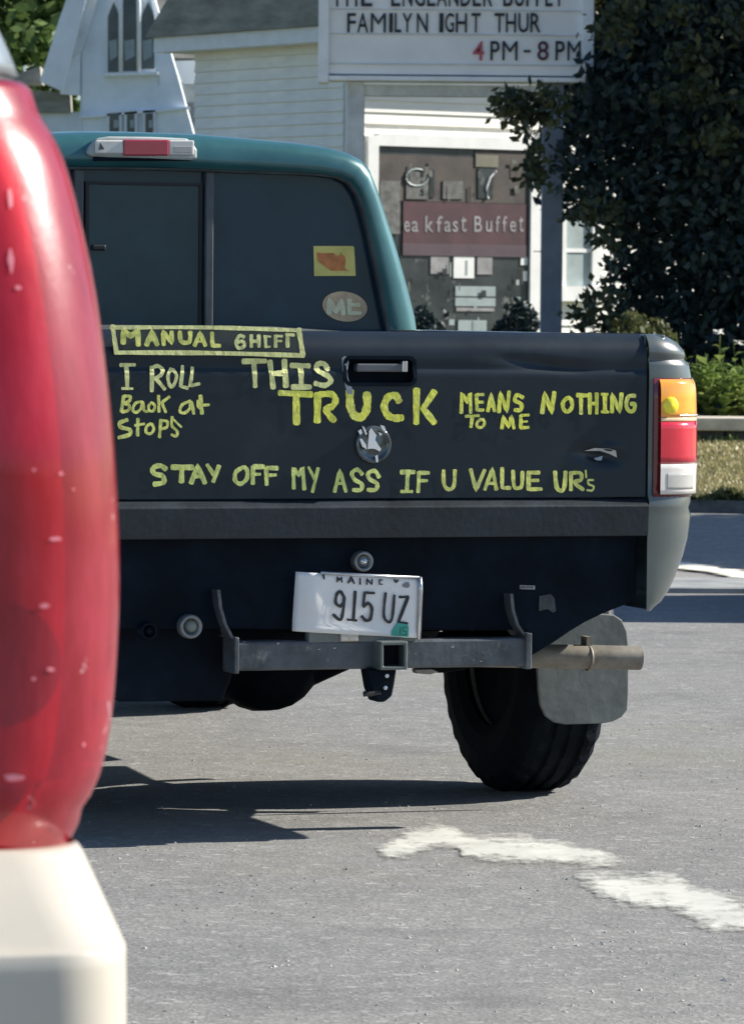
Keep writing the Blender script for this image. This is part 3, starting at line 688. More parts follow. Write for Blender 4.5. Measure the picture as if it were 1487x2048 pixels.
# licence plate
def plate():
    YP = -.012
    c = [T(596, 1144, YP), T(836, 1157, YP), T(833, 1276, YP), T(588, 1263, YP)]
    nx, nz = 24, 12; v = []; f = []
    def pt(s, t, d=0.):
        x = (c[0][0] * (1 - s) + c[1][0] * s) * (1 - t) + (c[3][0] * (1 - s) + c[2][0] * s) * t
        z = (c[0][1] * (1 - s) + c[1][1] * s) * (1 - t) + (c[3][1] * (1 - s) + c[2][1] * s) * t
        y = YP + .018 * max(0, 1 - s / .22) ** 2 - .006 * math.exp(-((s - .12) / .07) ** 2 - ((t - .45) / .3) ** 2) - .004 * math.exp(-((t - 1) / .1) ** 2)
        return (x, y - d, z)
    for j in range(nz + 1):
        for i in range(nx + 1): v.append(pt(i / nx, j / nz))
    for j in range(nz):
        for i in range(nx): f.append((j * (nx + 1) + i, j * (nx + 1) + i + 1, (j + 1) * (nx + 1) + i + 1, (j + 1) * (nx + 1) + i))
    o = mk('licence_plate', v, f, M['plate'], truck, smooth=True)
    md = o.modifiers.new('s', 'SOLIDIFY'); md.thickness = .0025; md.offset = 1
    zz = (570, 1080, 4.957)
    def surf(px, py, off):
        x, z = T(px, py, YP); s = (x - c[3][0]) / (c[2][0] - c[3][0])
        return (x, YP - .0048 - off + .018 * max(0, 1 - s / .22) ** 2, z)
    def w(pl, mt=M['ink'], nm='plate_character'):
        word(nm, zz, pl, mt, o, surf)
    w([[(30, [(575, 560), (540, 510), (505, 540), (495, 620), (540, 655), (575, 610), (578, 560), (568, 700), (540, 790), (470, 738)])],
       [(32, [(688, 510), (668, 790)], S), (24, [(610, 788), (700, 796)], S)],
       [(28, [(875, 525), (780, 520), (765, 650)], S), (32, [(768, 660), (815, 625), (850, 680), (835, 780), (790, 795), (750, 755)])],
       [(28, [(985, 525), (968, 740), (1010, 810), (1050, 770), (1072, 545)])],
       [(26, [(1125, 565), (1215, 562)], S), (32, [(1208, 570), (1115, 810)], S), (22, [(1110, 812), (1205, 826)], S)]])
    # state name, its upper half under the bracket
    w([[(16, [(510, 415), (512, 365), (530, 400), (552, 368), (556, 418)], S)],
       [(18, [(618, 425), (645, 365), (678, 430)], S), (12, [(632, 405), (665, 407)], S)],
       [(18, [(735, 380), (735, 438)], S)],
       [(16, [(800, 440), (800, 385), (850, 440), (852, 390)], S)],
       [(16, [(925, 393), (925, 438)], S), (12, [(925, 393), (958, 396)], S), (12, [(925, 436), (958, 438)], S)]])
    w([[(18, [(372, 345), (380, 385)], S)], [(20, [(1075, 390), (1090, 415), (1110, 395)])]])
    w([[(70, [(1190, 440), (1192, 445), (1190, 455)])]], M['greyprint'], 'plate_sticker')
    q = [(zz[0] + a / zz[2], zz[1] + b_ / zz[2]) for a, b_ in ((1100, 820), (1205, 835), (1215, 860), (1212, 972), (1040, 945), (1045, 905))]
    MB().prism([T(x, y, YP) for x, y in q], YP - .0062, YP - .0045).obj('year_sticker', M['greenst'], o)
    word('sticker_character', zz, [[(12, [(1130, 865), (1130, 940)], S)], [(10, [(1195, 865), (1155, 865), (1155, 900), (1190, 905), (1190, 940), (1150, 938)], S)]], mat('faded_ink', (.02, .16, .12), .6), o, lambda px, py, off: (T(px, py, YP)[0], YP - .0065 - off, T(px, py, YP)[1]))
    # frame: right edge and top bracket
    mb = MB()
    for p in ([(836, 1154), (838, 1180), (834, 1278)],):
        mb.tube([(T(x, y, YP)[0] + .002, YP - .004, T(x, y, YP)[1]) for x, y in p], .006, 8)
    mb.tube([(T(x, y, YP)[0], YP - .004, T(x, y, YP)[1]) for x, y in [(640, 1145), (720, 1150), (836, 1155)]], .004, 8)
    mb.obj('plate_frame', M['chrome'], o, smooth=True)
    x0, z0 = T(618, 1262, YP); x1, z1 = T(832, 1280, YP)
    MB().box(x0, x1, YP + .001, .02, z1 - .003, z0 - .002).obj('plate_bracket', M['flap'], o, bevel=.003)
    x0, z0 = T(680, 1262, YP); x1, z1 = T(715, 1282, YP)
    MB().box(x0, x1, YP - .006, YP + .001, z1, z0 - .004).obj('bracket_clip', M['concrete'], o, bevel=.002)
plate()

# hitch
hy0, hy1 = -.01, .055
zt, zb = T(760, 1279)[1], T(760, 1337)[1]
xa, xb = T(470, 1300)[0], T(1054, 1300)[0]; r0_, r1_ = T(757, 1300, -.05)[0], T(812, 1300, -.05)[0]
hitch = MB().box(xa, xb, hy0, hy1, zb, zt).obj('hitch_bar', M['hitch'], truck, bevel=.007)
for s, (x, w) in enumerate(((xa - .008, .012), (xb - .012, .016))):
    MB().box(x, x + w, hy0 - .012, hy1 + .02, zb - .006, zt + .012).obj('end_plate', M['hitch'], hitch, bevel=.003)
def strip(pts, w, y0, y1, name):
    mb = MB(); rows = []
    for i, (x, z) in enumerate(pts):
        rows.append([(x - w / 2, y0, z), (x + w / 2, y0, z), (x + w / 2, y1, z), (x - w / 2, y1, z)])
    mb.loft(rows, close=True, cap0=True, cap1=True); return mb.obj(name, M['hitch'], hitch)
strip([T(x, y, -.01) for x, y in ((437, 1180), (441, 1215), (450, 1248), (466, 1278))], .008, -.012, .09, 'bracket_arm')
strip([T(x, y, -.01) for x, y in ((1022, 1188), (1025, 1220), (1034, 1250), (1052, 1275))], .008, -.012, .09, 'bracket_arm')
# receiver tube with open square end
zt2, zb2 = T(785, 1283, -.06)[1], T(785, 1340, -.06)[1]
mb = MB(); xo0, xo1, w_ = r0_, r1_, .009
outer = [(xo0, zb2), (xo1, zb2), (xo1, zt2), (xo0, zt2)]; inner = [(xo0 + w_, zb2 + w_), (xo1 - w_, zb2 + w_), (xo1 - w_, zt2 - w_), (xo0 + w_, zt2 - w_)]
mb.loft([[(p[0], .06, p[1]) for p in outer], [(p[0], -.062, p[1]) for p in outer], [(p[0], -.062, p[1]) for p in inner], [(p[0], .05, p[1]) for p in inner]], close=True, cap1=True)
rc = mb.obj('receiver_tube', mat('receiver_green_grey', (.11, .13, .125), .5, metal=.2, var=.2, vscale=20), hitch, bevel=.003)
MB().box(xo0 + w_ + .002, xo1 - w_ - .002, -.02, .04, zb2 + w_ + .002, zt2 - w_ - .002).obj('receiver_plug', M['under'], rc)
# pin bracket hanging below
pts = [T(x, y, -.03) for x, y in ((735, 1338), (792, 1338), (788, 1366), (783, 1392), (768, 1404), (752, 1404), (742, 1378))]
dr = MB().prism(pts, -.035, .03).obj('ball_mount_drop', M['under'], hitch, bevel=.005)
MB().tube([(*T(727, 1388, -.03)[:1], -.03, T(727, 1388, -.03)[1]), (T(760, 1385, -.03)[0], -.03, T(760, 1385, -.03)[1])], .007, 8).obj('hitch_pin', M['black'], hitch)
for x, y in ((774, 1352), (771, 1376)):
    q = T(x, y, -.04); MB().lathe([(0, .006), (-.004, .005), (-.005, .0004)], (q[0], -.035, q[1]), axis='y', n=10).obj('bolt', M['chrome'], dr)
q = [T(x, y, .05) for x, y in ((817, 1337), (850, 1336), (862, 1341), (846, 1346), (820, 1344))]
MB().prism(q, -.0, .03).obj('chain_plate', M['pipe'], hitch)
# small scratches showing bare steel are separate chips of paint
for (px, py) in ((640, 1297), (668, 1295), (725, 1290), (930, 1310), (948, 1318), (960, 1323), (975, 1302), (902, 1293), (490, 1285), (555, 1287)):
    q = [T(px + random.uniform(-6, 6), py + random.uniform(-3, 3), hy0) for _ in range(3)]
    MB().add([(p[0], hy0 - .0012, p[1]) for p in q], [(0, 1, 2)]).obj('paint_chip', M['concrete'], hitch)

# bedsides with rounded rear corners
rowsR = [(668, 1316), (670, 1330), (675, 1343), (685, 1357), (700, 1369), (711, 1374), (717, 1375), (721, 1374), (726, 1379), (732, 1382), (745, 1384), (757, 1387), (850, 1389), (930, 1388), (985, 1386), (1003, 1381), (1014, 1378), (1030, 1383), (1075, 1376), (1110, 1366), (1150, 1350), (1180, 1334), (1200, 1318), (1212, 1298), (1218, 1290)]
def side(sg):
    rows = []
    xg = XT + .006
    for py, pxr in rowsR:
        xr_, z = T(pxr, py, .07)
        if py > 1010: xg_ = T(1290, 1100)[0]
        else: xg_ = xg
        if py in (1003,): yb = -.012
        elif py > 1003: yb = -.010
        else: yb = 0.
        top = max(0, (700 - py) / 32.); yb += .03 * top ** 2
        if 714 < py < 723: yb += .007
        if 735 < py < 760: yb -= .002
        sec = []
        for k in range(13):
            a = math.pi / 2 * k / 12
            sec.append((sg * (xg_ + (xr_ - xg_) * math.sin(a) ** .85), yb + .115 * (1 - math.cos(a) ** .85), z))
        sec.append((sg * (xr_ + .001), .30, z)); sec.append((sg * (xr_ + .002), .62, z))
        rows.append(sec)
    mb = MB().loft(rows)
    o = mb.obj('bedside', M['bedside'], truck, smooth=True)
    # panel over the wheel, with its arch, up to the cab
    ztop = T(1330, 670, .07)[1]; zbot = T(1300, 1205, .07)[1]
    cy, cz, R_ = 1.06, .38, .455
    arc = [(cy + R_ * math.cos(a), cz + R_ * math.sin(a)) for a in np.linspace(math.radians(14), math.radians(166), 22)]
    low = [(1.94, zbot)] + [p for p in arc if p[1] > zbot] + [(.62, zbot)]
    low = [(1.94, zbot)] + [p for p in arc if p[1] > zbot and .62 <= p[0] <= 1.94]
    low = low + [(.62, low[-1][1])] if low[-1][0] > .62 else low
    x1 = T(1389, 850, .07)[0]
    shp = lambda z: x1 - .10 * max(0, (z - (ztop - .10)) / .10) ** 2 - .02 * max(0, (.75 - z) / .3)
    cols = []
    for (yy, zz) in low:
        cols.append([(sg * shp(z), yy, z) for z in np.linspace(zz, ztop, 14)])
    MB().loft(cols).obj('bed_panel', M['bedside'], o, smooth=True)
    mb = MB(); rim = [(sg * (shp(max(p[1], .5)) + .012), p[0], p[1]) for p in arc]; 
    mb.loft([[(q[0], q[1], q[2]), (q[0], cy + (q[1] - cy) * 1.07, cz + (q[2] - cz) * 1.07), (q[0] - sg * .02, cy + (q[1] - cy) * 1.09, cz + (q[2] - cz) * 1.09), (q[0] - sg * .14, q[1], q[2])] for q in rim], close=True).obj('wheel_arch', M['sill'], o, smooth=True)
    xtop = T(1316, 668, .07)[0]
    MB().box(sg * (XT + .004), sg * (xtop + .002), .03, 1.94, ztop - .03, ztop + .001).obj('bed_rail', M['bedside'], o, bevel=.004)
    MB().box(sg * .62, sg * .66, .08, 1.9, .62, ztop - .032).obj('bed_inner_wall', M['bedside'], o)
    return o
bR = side(1); bL = side(-1)
MB().box(-.66, .66, .08, 1.92, .64, .68).obj('bed_floor', M['under'], truck)
MB().box(-.80, .80, 1.90, 1.93, .55, 1.20).obj('bed_front_wall', M['bedside'], truck)
# tail lamps: follow the corner, standing proud of it
def lamp(sg):
    def sec(py, a0, a1, grow=.010, n=14, shrink=0.):
        out = []
        pxr = np.interp(py, [r[0] for r in rowsR], [r[1] for r in rowsR])
        xr_, z = T(pxr, py, .07); xg_ = XT + .006
        for k in range(n):
            a = math.radians(a0 + (a1 - a0) * k / (n - 1))
            x = xg_ + (xr_ - xg_) * math.sin(min(a, math.pi / 2)) ** .85; y = .115 * (1 - math.cos(min(a, math.pi / 2)) ** .85)
            if a > math.pi / 2: y += (a - math.pi / 2) * .2
            nx_, ny_ = math.sin(a), -math.cos(min(a, math.pi / 2))
            out.append((sg * (x + nx_ * grow), y + ny_ * grow, z))
        return out
    def band(p0, p1, a0, a1, g, steps=6, round_top=False):
        rows = []
        for i in range(steps + 1):
            py = p0 + (p1 - p0) * i / steps; gg = g
            if round_top: gg = g * min(1, .35 + 1.2 * (i / steps) ** .5)
            rows.append(sec(py, a0, a1, gg))
        # returns to the body at the edges
        rows = [sec(p0 - .2, a0, a1, 0.)] + rows + [sec(p1 + .2, a0, a1, 0.)]
        return rows
    base = MB().loft(band(756, 992, 3, 104, .004)).obj('tail_lamp', M['redd'], truck, smooth=True)
    ang = lambda fx: math.degrees(math.asin(min(1, max(0, fx)) ** (1 / .85)))
    a0 = ang((1315 - 1299) / 90.)
    MB().loft(band(758, 833, a0, 104, .012, 8, True)).obj('amber_lens', M['amber'], base, smooth=True)
    MB().loft(band(834, 841, a0, 104, .0125, 3)).obj('lens_divider', M['amber_pale'], base, smooth=True)
    MB().loft(band(842, 925, a0, 104, .012)).obj('red_lens', M['redl'], base, smooth=True)
    MB().loft(band(926, 986, a0, 104, .013)).obj('clear_lens', M['clear'], base, smooth=True)
    MB().loft(band(944, 976, ang(.30), ang(.8), .0142)).obj('reverse_reflector', M['grid'], base, smooth=True)
    q = T(1337, 811, .0)
    MB().lathe([(0, .0215), (-.004, .0215), (-.008, .018), (-.010, .0005)], (sg * q[0], -.006, q[1]), axis='y', n=24).obj('sunlit_bulb', M['bulb'], base, smooth=True)  # reflector round the bulb; sunlit brightness put into its yellow
    q = T(1356, 830, .03)
    MB().loft([sec(828, ang(.5), 96, .0135), sec(829.5, ang(.5), 96, .0145), sec(831, ang(.5), 96, .0135)]).obj('lens_rib', M['clear'], base)
    return base
lamp(1); lamp(-1)

# cab
cabY = 2.03
half = [T(x, y, cabY) for x, y in ((285, 262), (400, 266), (500, 274), (600, 283), (665, 292), (705, 303), (733, 317), (750, 337), (765, 375), (785, 436), (806, 500), (826, 570), (842, 634), (850, 690))]
half = [(0., half[0][1])] + half[1:]
half.append((.86, 1.0)); half.append((.865, .55)); half.append((0, .53))
full = half[:-1] + [half[-1]] + [(-p[0], p[1]) for p in half[-2:0:-1]]
wh = [T(x, y, cabY) for x, y in ((285, 337), (400, 340), (500, 344), (590, 347), (640, 350), (675, 355), (698, 366), (714, 388), (724, 415), (737, 465), (750, 525), (762, 585), (772, 635), (778, 664))]
wh[0] = (0., wh[0][1]); wh.append((.70, T(778, 672, cabY)[1])); wh.append((.40, wh[-1][1])); wh.append((0, wh[-1][1]))
wfull = wh[:-1] + [wh[-1]] + [(-p[0], p[1]) for p in wh[-2:0:-1]]
assert len(full) == len(wfull)
def lerp2(a, c, t): return [(p[0] * (1 - t) + q[0] * t, p[1] * (1 - t) + q[1] * t) for p, q in zip(a, c)]
def ring(o, y, s=1., dz=0.): return [(p[0] * s, y, p[1] + dz) for p in o]
crown = lambda o, k: [(p[0], p[1] + k * max(0, 1 - (p[0] / .7) ** 2) * (1 if p[1] > 1.5 else 0)) for p in o]
rows = [ring(wfull, cabY + .012), ring(lerp2(wfull, full, .05), cabY - .002), ring(lerp2(wfull, full, .30), cabY - .004), ring(lerp2(wfull, full, .60), cabY + .0), ring(lerp2(wfull, full, .82), cabY + .014), ring(lerp2(wfull, full, .95), cabY + .042),
        ring(full, cabY + .085), ring(crown(full, .012), cabY + .4), ring(crown(full, .014), cabY + 1.0), ring(crown(full, .0), cabY + 1.25)]
low_front = [(p[0] * (1. if p[1] < 1.2 else .98), min(p[1], 1.16 + .04 * (1 - (p[0] / .85) ** 2))) for p in full]
rows.append(ring([(p[0], p[1] if p[1] < 1.2 else 1.2 + (p[1] - 1.2) * .97) for p in full], cabY + 1.3))
rows.append(ring(low_front, cabY + 1.85))
hood = [(p[0] * .97, min(p[1], 1.08)) for p in full]
rows += [ring(hood, cabY + 2.5), ring([(p[0] * .97, min(p[1], 1.02)) for p in full], cabY + 2.85), ring([(p[0] * .93, min(p[1], .92)) for p in full], cabY + 2.95)]
cab = MB().loft(rows, close=True, cap1=True).obj('cab', M['teal'], truck, smooth=True)
# dark interior and panes
bx = MB(); g = ring(wfull, cabY + .03, .995)
mk('window_glass', g, [tuple(range(len(g)))], M['glass'], cab)
tr = MB().loft([ring(lerp2(wfull, full, .02), cabY - .006), ring(lerp2(wfull, full, -.035), cabY - .004), ring(lerp2(wfull, full, -.04), cabY + .028), ring(lerp2(wfull, full, .0), cabY + .03)], close=True).obj('window_trim', M['gasket'], cab, smooth=True)
# sliding pane between its posts
zw0, zw1 = wh[-1][1], wh[0][1]
for px0, px1 in ((412, 428), (150, 168)):
    x0 = T(px0, 500, cabY)[0]; x1 = T(px1, 500, cabY)[0]
    MB().box(x0, x1, cabY + .004, cabY + .03, zw0 + .004, zw1 - .006).obj('window_post', M['gasket'], cab, bevel=.003)
x0 = T(174, 500, cabY)[0]; x1 = T(408, 500, cabY)[0]; za = T(300, 370, cabY)[1]
mb = MB().box(x0, x1, cabY + .016, cabY + .026, za, za + .008); 
for xx in (x0, x1 - .010): mb.box(xx, xx + .010, cabY + .016, cabY + .026, zw0 + .01, za)
mb.obj('slider_frame', M['black'], cab)
MB().box(x0 + .011, x1 - .011, cabY + .019, cabY + .025, zw0 + .01, za - .001).obj('sliding_pane', M['slider'], cab)
q = T(200, 495, cabY); MB().box(q[0] - .02, q[0] + .02, cabY + .004, cabY + .018, q[1] - .008, q[1] + .008).obj('slider_latch', M['black'], cab, bevel=.004)
# side glass
for s in (-1, 1):
    pr = [p for p in half if 1.25 < p[1] < 1.66]; pr = sorted(pr, key=lambda p: p[1])
    c = [[(s * (p[0] + .003), yy, p[1]) for p in pr] for yy in (cabY + .22, cabY + 1.2)]
    MB().loft(c).obj('side_window', M['glass'], cab)
# windscreen
w0 = [(x, cabY + 1.33, 1.66 - .05 * (x / .6) ** 2) for x in np.linspace(-.56, .56, 9)]; w1 = [(x * 1.3, cabY + 1.82, 1.23) for x in np.linspace(-.56, .56, 9)]
MB().loft([[(p[0], p[1] + .03, p[2] + .02) for p in w0], [(p[0], p[1] + .02, p[2] + .02) for p in w1]]).obj('windscreen', M['glass'], cab)
# high brake lamp
def cbox(px0, px1, py0, py1, yb, yf, name, mt, par, bev=.004):
    a = T(px0, py0, cabY); c = T(px1, py1, cabY); e = T(px0, py1, cabY)
    d = T(px1, py0, cabY); z_t0, z_t1 = a[1], d[1]; z_b0, z_b1 = e[1], c[1]
    v = [(a[0], yf, z_t0), (c[0], yf, z_t1), (c[0], yf, z_b1), (a[0], yf, z_b0), (a[0], yb, z_t0), (c[0], yb, z_t1), (c[0], yb, z_b1), (a[0], yb, z_b0)]
    return mk(name, v, [(0, 1, 2, 3), (7, 6, 5, 4), (0, 4, 5, 1), (1, 5, 6, 2), (2, 6, 7, 3), (3, 7, 4, 0)], mt, par, bevel=bev, seg=3)
hb = [T(x, y, cabY) for x, y in ((176, 293), (190, 277), (215, 273), (300, 274), (370, 277), (381, 284), (391, 300), (391, 318), (378, 321), (300, 317), (215, 315), (176, 313), (170, 305))]
hl = MB().prism(hb, cabY - .018, cabY + .01).obj('high_brake_lamp', mat('lamp_housing', (.42, .46, .44), .4, coat=.3), cab, bevel=.008, seg=3)
cbox(186, 242, 281, 308, cabY - .016, cabY - .026, 'cargo_lens', M['clear'], hl)
cbox(242, 332, 280, 312, cabY - .016, cabY - .029, 'red_lens', mat('chmsl_red', (.38, .03, .06), .2, coat=.7, var=.1), hl)
cbox(333, 383, 281, 311, cabY - .016, cabY - .026, 'cargo_lens', M['clear'], hl)
cbox(343, 379, 293, 306, cabY - .025, cabY - .0275, 'lens_insert', M['grid'], hl, .001)
tri = [T(x, y, cabY) for x, y in ((192, 300), (196, 286), (204, 299))]
MB().prism(tri, cabY - .0275, cabY - .0255).obj('lens_mark', M['gasket'], hl)
cbox(186, 380, 313, 322, cabY + .0, cabY - .012, 'lamp_gasket', M['valance'], hl, .002)
# stickers on the glass
YG = cabY + .029
def gsurf(px, py, off):
    x, z = T(px, py, YG); return (x, YG - .002 - off, z)
k8 = lambda a, c: (600 + a / 7.435, 460 + c / 7.435)
q = [T(*k8(a, c), YG) for a, c in ((195, 238), (782, 238), (800, 265), (822, 682), (205, 684))]
s1 = MB().prism(q, YG - .0022, YG - .0008).obj('square_sticker', M['yellowst'], cab)
q = [T(*k8(a, c), YG) for a, c in ((245, 330), (330, 345), (500, 340), (525, 375), (580, 380), (605, 325), (620, 370), (660, 380), (675, 450), (660, 560), (690, 595), (740, 608), (620, 605), (450, 605), (370, 545), (270, 470), (245, 410))]
MB().prism(q, YG - .0030, YG - .0024).obj('sticker_print', M['orangest'], s1)
q = []
for kk in range(28):
    a = 2 * math.pi * kk / 28; ca, sa = math.cos(a), math.sin(a)
    q.append(T(*k8(660 + 335 * ca * math.cos(.15) - 222 * sa * math.sin(.15), 1138 + 222 * sa * math.cos(.15) + 335 * ca * math.sin(.15)), YG))
s2 = MB().prism(q, YG - .0022, YG - .0008).obj('oval_sticker', M['paleoval'], cab)
word('sticker_letter', 8, [
    [(72, [(420, 1240), (425, 1030), (530, 1220), (600, 1040), (640, 1250)], S)],
    [(72, [(730, 1250), (725, 1040)], S), (58, [(735, 1112), (870, 1112)], S), (58, [(735, 1238), (890, 1238)], S)]], M['cream_ink'], s2, gsurf, .0012)

# underbody, axle, wheels
mb = MB()
for s in (-1, 1): mb.box(s * .42 - .035, s * .42 + .035, .05, 4.6, .50, .62)
for y in (.10, 1.0, 1.7, 2.6, 3.4): mb.box(-.42, .42, y, y + .08, .50, .60)
mb.obj('frame_rails', M['under'], truck)
prof = [(-.10, .18), (-.115, .26), (-.10, .34), (-.05, .365), (.05, .365), (.10, .34), (.115, .26), (.10, .18)]
MB().lathe(prof + [(-.10, .18)], (0, .62, .525), axis='z', n=40).obj('spare_tyre', M['tyre'], truck, smooth=True)
dx, dz = T(550, 1345, .95)[0], .36
ax = MB().tube([(-.72, 1.06, .39), (.72, 1.06, .39)], .042, 14)
axo = ax.obj('rear_axle', M['under'], truck, smooth=True)
mb = MB().lathe([(-.16, .03), (-.12, .09), (-.05, .14), (.04, .15), (.10, .12), (.15, .05)], (dx, 1.03, .375), axis='y', n=22)
mb.lathe([(-.20, .05), (-.10, .10), (0, .13), (.08, .11), (.24, .045)], (dx, 1.03, .385), axis='x', n=22)
mb.obj('differential', M['under'], axo, smooth=True)
for s in (-1, 1):
    mb = MB(); 
    for k in range(3): mb.tube([(s * .50, y, .34 + .10 * ((y - 1.06) / .6) ** 2 + .012 * k) for y in np.linspace(1.06 - .58 + .12 * k, 1.06 + .58 - .12 * k, 9)], .016, 6)
    mb.tube([(s * .47, .98, .36), (s * .44, .72, .62)], .025, 10)
    mb.obj('leaf_spring', M['under'], axo)
MB().box(-.36, .30, 1.45, 1.95, .36, .56).obj('fuel_tank', M['under'], truck, bevel=.03)
MB().box(-.20, .22, 2.4, 4.4, .26, .55).obj('gearbox', M['under'], truck, bevel=.04)
MB().tube([(-.7, 3.95, .36), (.7, 3.95, .36)], .05).obj('front_axle', M['under'], truck)
MB().lathe([(-.18, .04), (-.08, .11), (.06, .11), (.16, .04)], (-.05, 3.95, .30), axis='x', n=18).obj('front_differential', M['under'], truck, smooth=True)
def wheel(x, y, r=.378, w=.24, name='wheel', parent=truck, sg=1):
    h = w / 2
    prof = [(-h + .02, .20), (-h + .004, .23), (-h - .002, .28), (-h + .008, r - .035), (-h + .03, r - .008), (-h + .05, r), (-.052, r), (-.047, r - .010), (-.035, r - .010), (-.030, r), (-.006, r), (-.003, r - .010), (.003 + .004, r - .010), (.012, r), (.035, r), (.040, r - .010), (.050, r - .010), (.056, r), (h - .05, r), (h - .03, r - .008), (h - .008, r - .035), (h + .002, .28), (h - .004, .23), (h - .02, .20)]
    def mod(k, j):
        if j in (3, 4, 5, 18, 19, 20): return -.006 if (k // 2) % 2 else 0.001
        if j in (9, 10, 13, 14): return -.004 if (k // 2 + j // 3) % 3 == 0 else 0
        return 0
    wo = empty(name); wo.parent = parent; wo.location = (x, y, r)
    MB().lathe(prof, (0, 0, 0), n=120, mod=mod).obj('tyre', M['tyre'], wo, smooth=False)
    MB().lathe([(-sg * h * .7, .205), (sg * h * .75, .205), (sg * h * .8, .19), (sg * h * .4, .16), (sg * h * .55, .06), (sg * h * .65, .0005)], (0, 0, 0), n=36).obj('rim', M['rim'], wo, smooth=True)
    MB().lathe([(-sg * h * .6, .205), (-sg * h * .5, .12), (-sg * h * .5, .0005)], (0, 0, 0), n=30).obj('brake_drum', M['under'], wo, smooth=True)
    return wo
wx = .790
wheel(wx, 1.06, sg=1); wheel(-wx, 1.06, sg=-1); wheel(wx - .02, 3.92, sg=1); wheel(-wx + .02, 3.92, sg=-1)
for s in (-1, 1):
    arc = [(s * .62, 1.06 + .45 * math.cos(a), .39 + .43 * math.sin(a)) for a in np.linspace(.1, math.pi - .1, 16)]
    MB().loft([[(p[0], p[1], p[2]), (s * .85, p[1], p[2])] for p in arc]).obj('wheel_well', M['under'], truck)
# mud flap and exhaust
FY_ = .56
fl = [T(x, y, FY_) for x, y in ((1073, 1328), (1076, 1380), (1080, 1410), (1090, 1432), (1108, 1445), (1130, 1449), (1205, 1447), (1225, 1443), (1243, 1434), (1254, 1420), (1256, 1390), (1257, 1300), (1253, 1262), (1243, 1240), (1228, 1230), (1210, 1228), (1180, 1228), (1073, 1228))]
MB().prism(fl, FY_, FY_ + .012).obj('mud_flap', M['flap'], truck, bevel=.003)
py_ = .22
p0 = T(1060, 1312, py_); p1 = T(1279, 1316, py_ - .02)
mb = MB().tube([(p0[0] - .35, py_ + .25, p0[1] + .02), (p0[0] - .12, py_ + .06, p0[1]), (p0[0], py_, p0[1]), ((p0[0] + p1[0]) / 2, py_ - .01, (p0[1] + p1[1]) / 2), (p1[0], py_ - .02, p1[1])], .0305, 24, caps=False)
mb.tube([(p1[0] - .001, py_ - .02, p1[1]), (p1[0] - .12, py_ - .01, p1[1])], .027, 24, caps=True)
ex_ = mb.obj('exhaust_pipe', M['pipe'], truck, smooth=True)
q = T(1172, 1316, py_)
MB().lathe([(-.004, .0308), (-.003, .0335), (.003, .0335), (.004, .0308)], (q[0], py_ - .011, q[1]), n=24).obj('pipe_clamp', M['pipe'], ex_, smooth=True)
MB().box(q[0] - .008, q[0] + .006, py_ - .02, py_ + .02, q[1] + .03, q[1] + .055).obj('pipe_hanger', M['pipe'], ex_)

# ------------------------------------------------------------------ near car at the left edge
yaw = 15
tmp = Frame(0, 0, yaw)
c0 = P(246, 1200, 4.6)
NO = c0 - tmp.R * .90 - tmp.F * .09
NC = Frame(NO.x, NO.y, yaw)
near = empty('parked_car', NC)
tag(near, 'white car cut off by the left edge, its tall red tail lamp filling the foreground', 'car')
N_ = NC.T
def rounded(xs_, y0, y1, z, r=.14, n=9, lens_only=False):
    """closed rounded rectangle seen from above; starts rear left, goes right and round"""
    o = []
    for cx, cy, a0 in ((xs_ - r, y0 + r, -90), (xs_ - r, y1 - r, 0), (-xs_ + r, y1 - r, 90), (-xs_ + r, y0 + r, 180)):
        for k in range(n):
            a = math.radians(a0 + 90 * k / (n - 1)); o.append((cx + r * math.cos(a), cy + r * math.sin(a), z))
    return o
# lamp silhouette rows (photo y, x at the right rim)
lrows = [(155, 40), (157, 52), (163, 62), (175, 70), (215, 82), (240, 95), (262, 112), (290, 129), (350, 149), (400, 160), (500, 184), (600, 203), (700, 216), (800, 228), (900, 237), (1000, 243), (1100, 247), (1200, 247), (1300, 243), (1400, 236), (1450, 230), (1500, 221), (1550, 208), (1590, 192), (1615, 176), (1650, 172), (1690, 160)]
def lrow(py, px, inset=0., n=16, wide=.30, ylag=None):
    z = N_(px, py, .09)[1]; y0 = .10 * max(0, (z - 1.15) / .4) ** 1.3
    x = N_(px, py, y0 + .09)[0] - inset; y0 += inset
    if z < .86: y0 += .03 * ((.86 - z) / .07) ** 2
    r = .12; sec = [(x - wide, y0 + .0, z), (x - wide * .8, y0, z), (x - wide * .6, y0, z)]
    for k in range(n):
        a = math.radians(-90 + 90 * k / (n - 1)); sec.append((x - r + r * math.cos(a), y0 + r + r * math.sin(a), z))
    sec.append((x - .004, y0 + r + .06, z)); sec.append((x - .02, y0 + r + .12, z))
    return sec
dense = []
for i in range(len(lrows) - 1):
    a, c = lrows[i], lrows[i + 1]; k = max(1, int((c[0] - a[0]) / 25))
    for s in range(k): dense.append((a[0] + (c[0] - a[0]) * s / k, a[1] + (c[1] - a[1]) * s / k))
dense.append(lrows[-1])
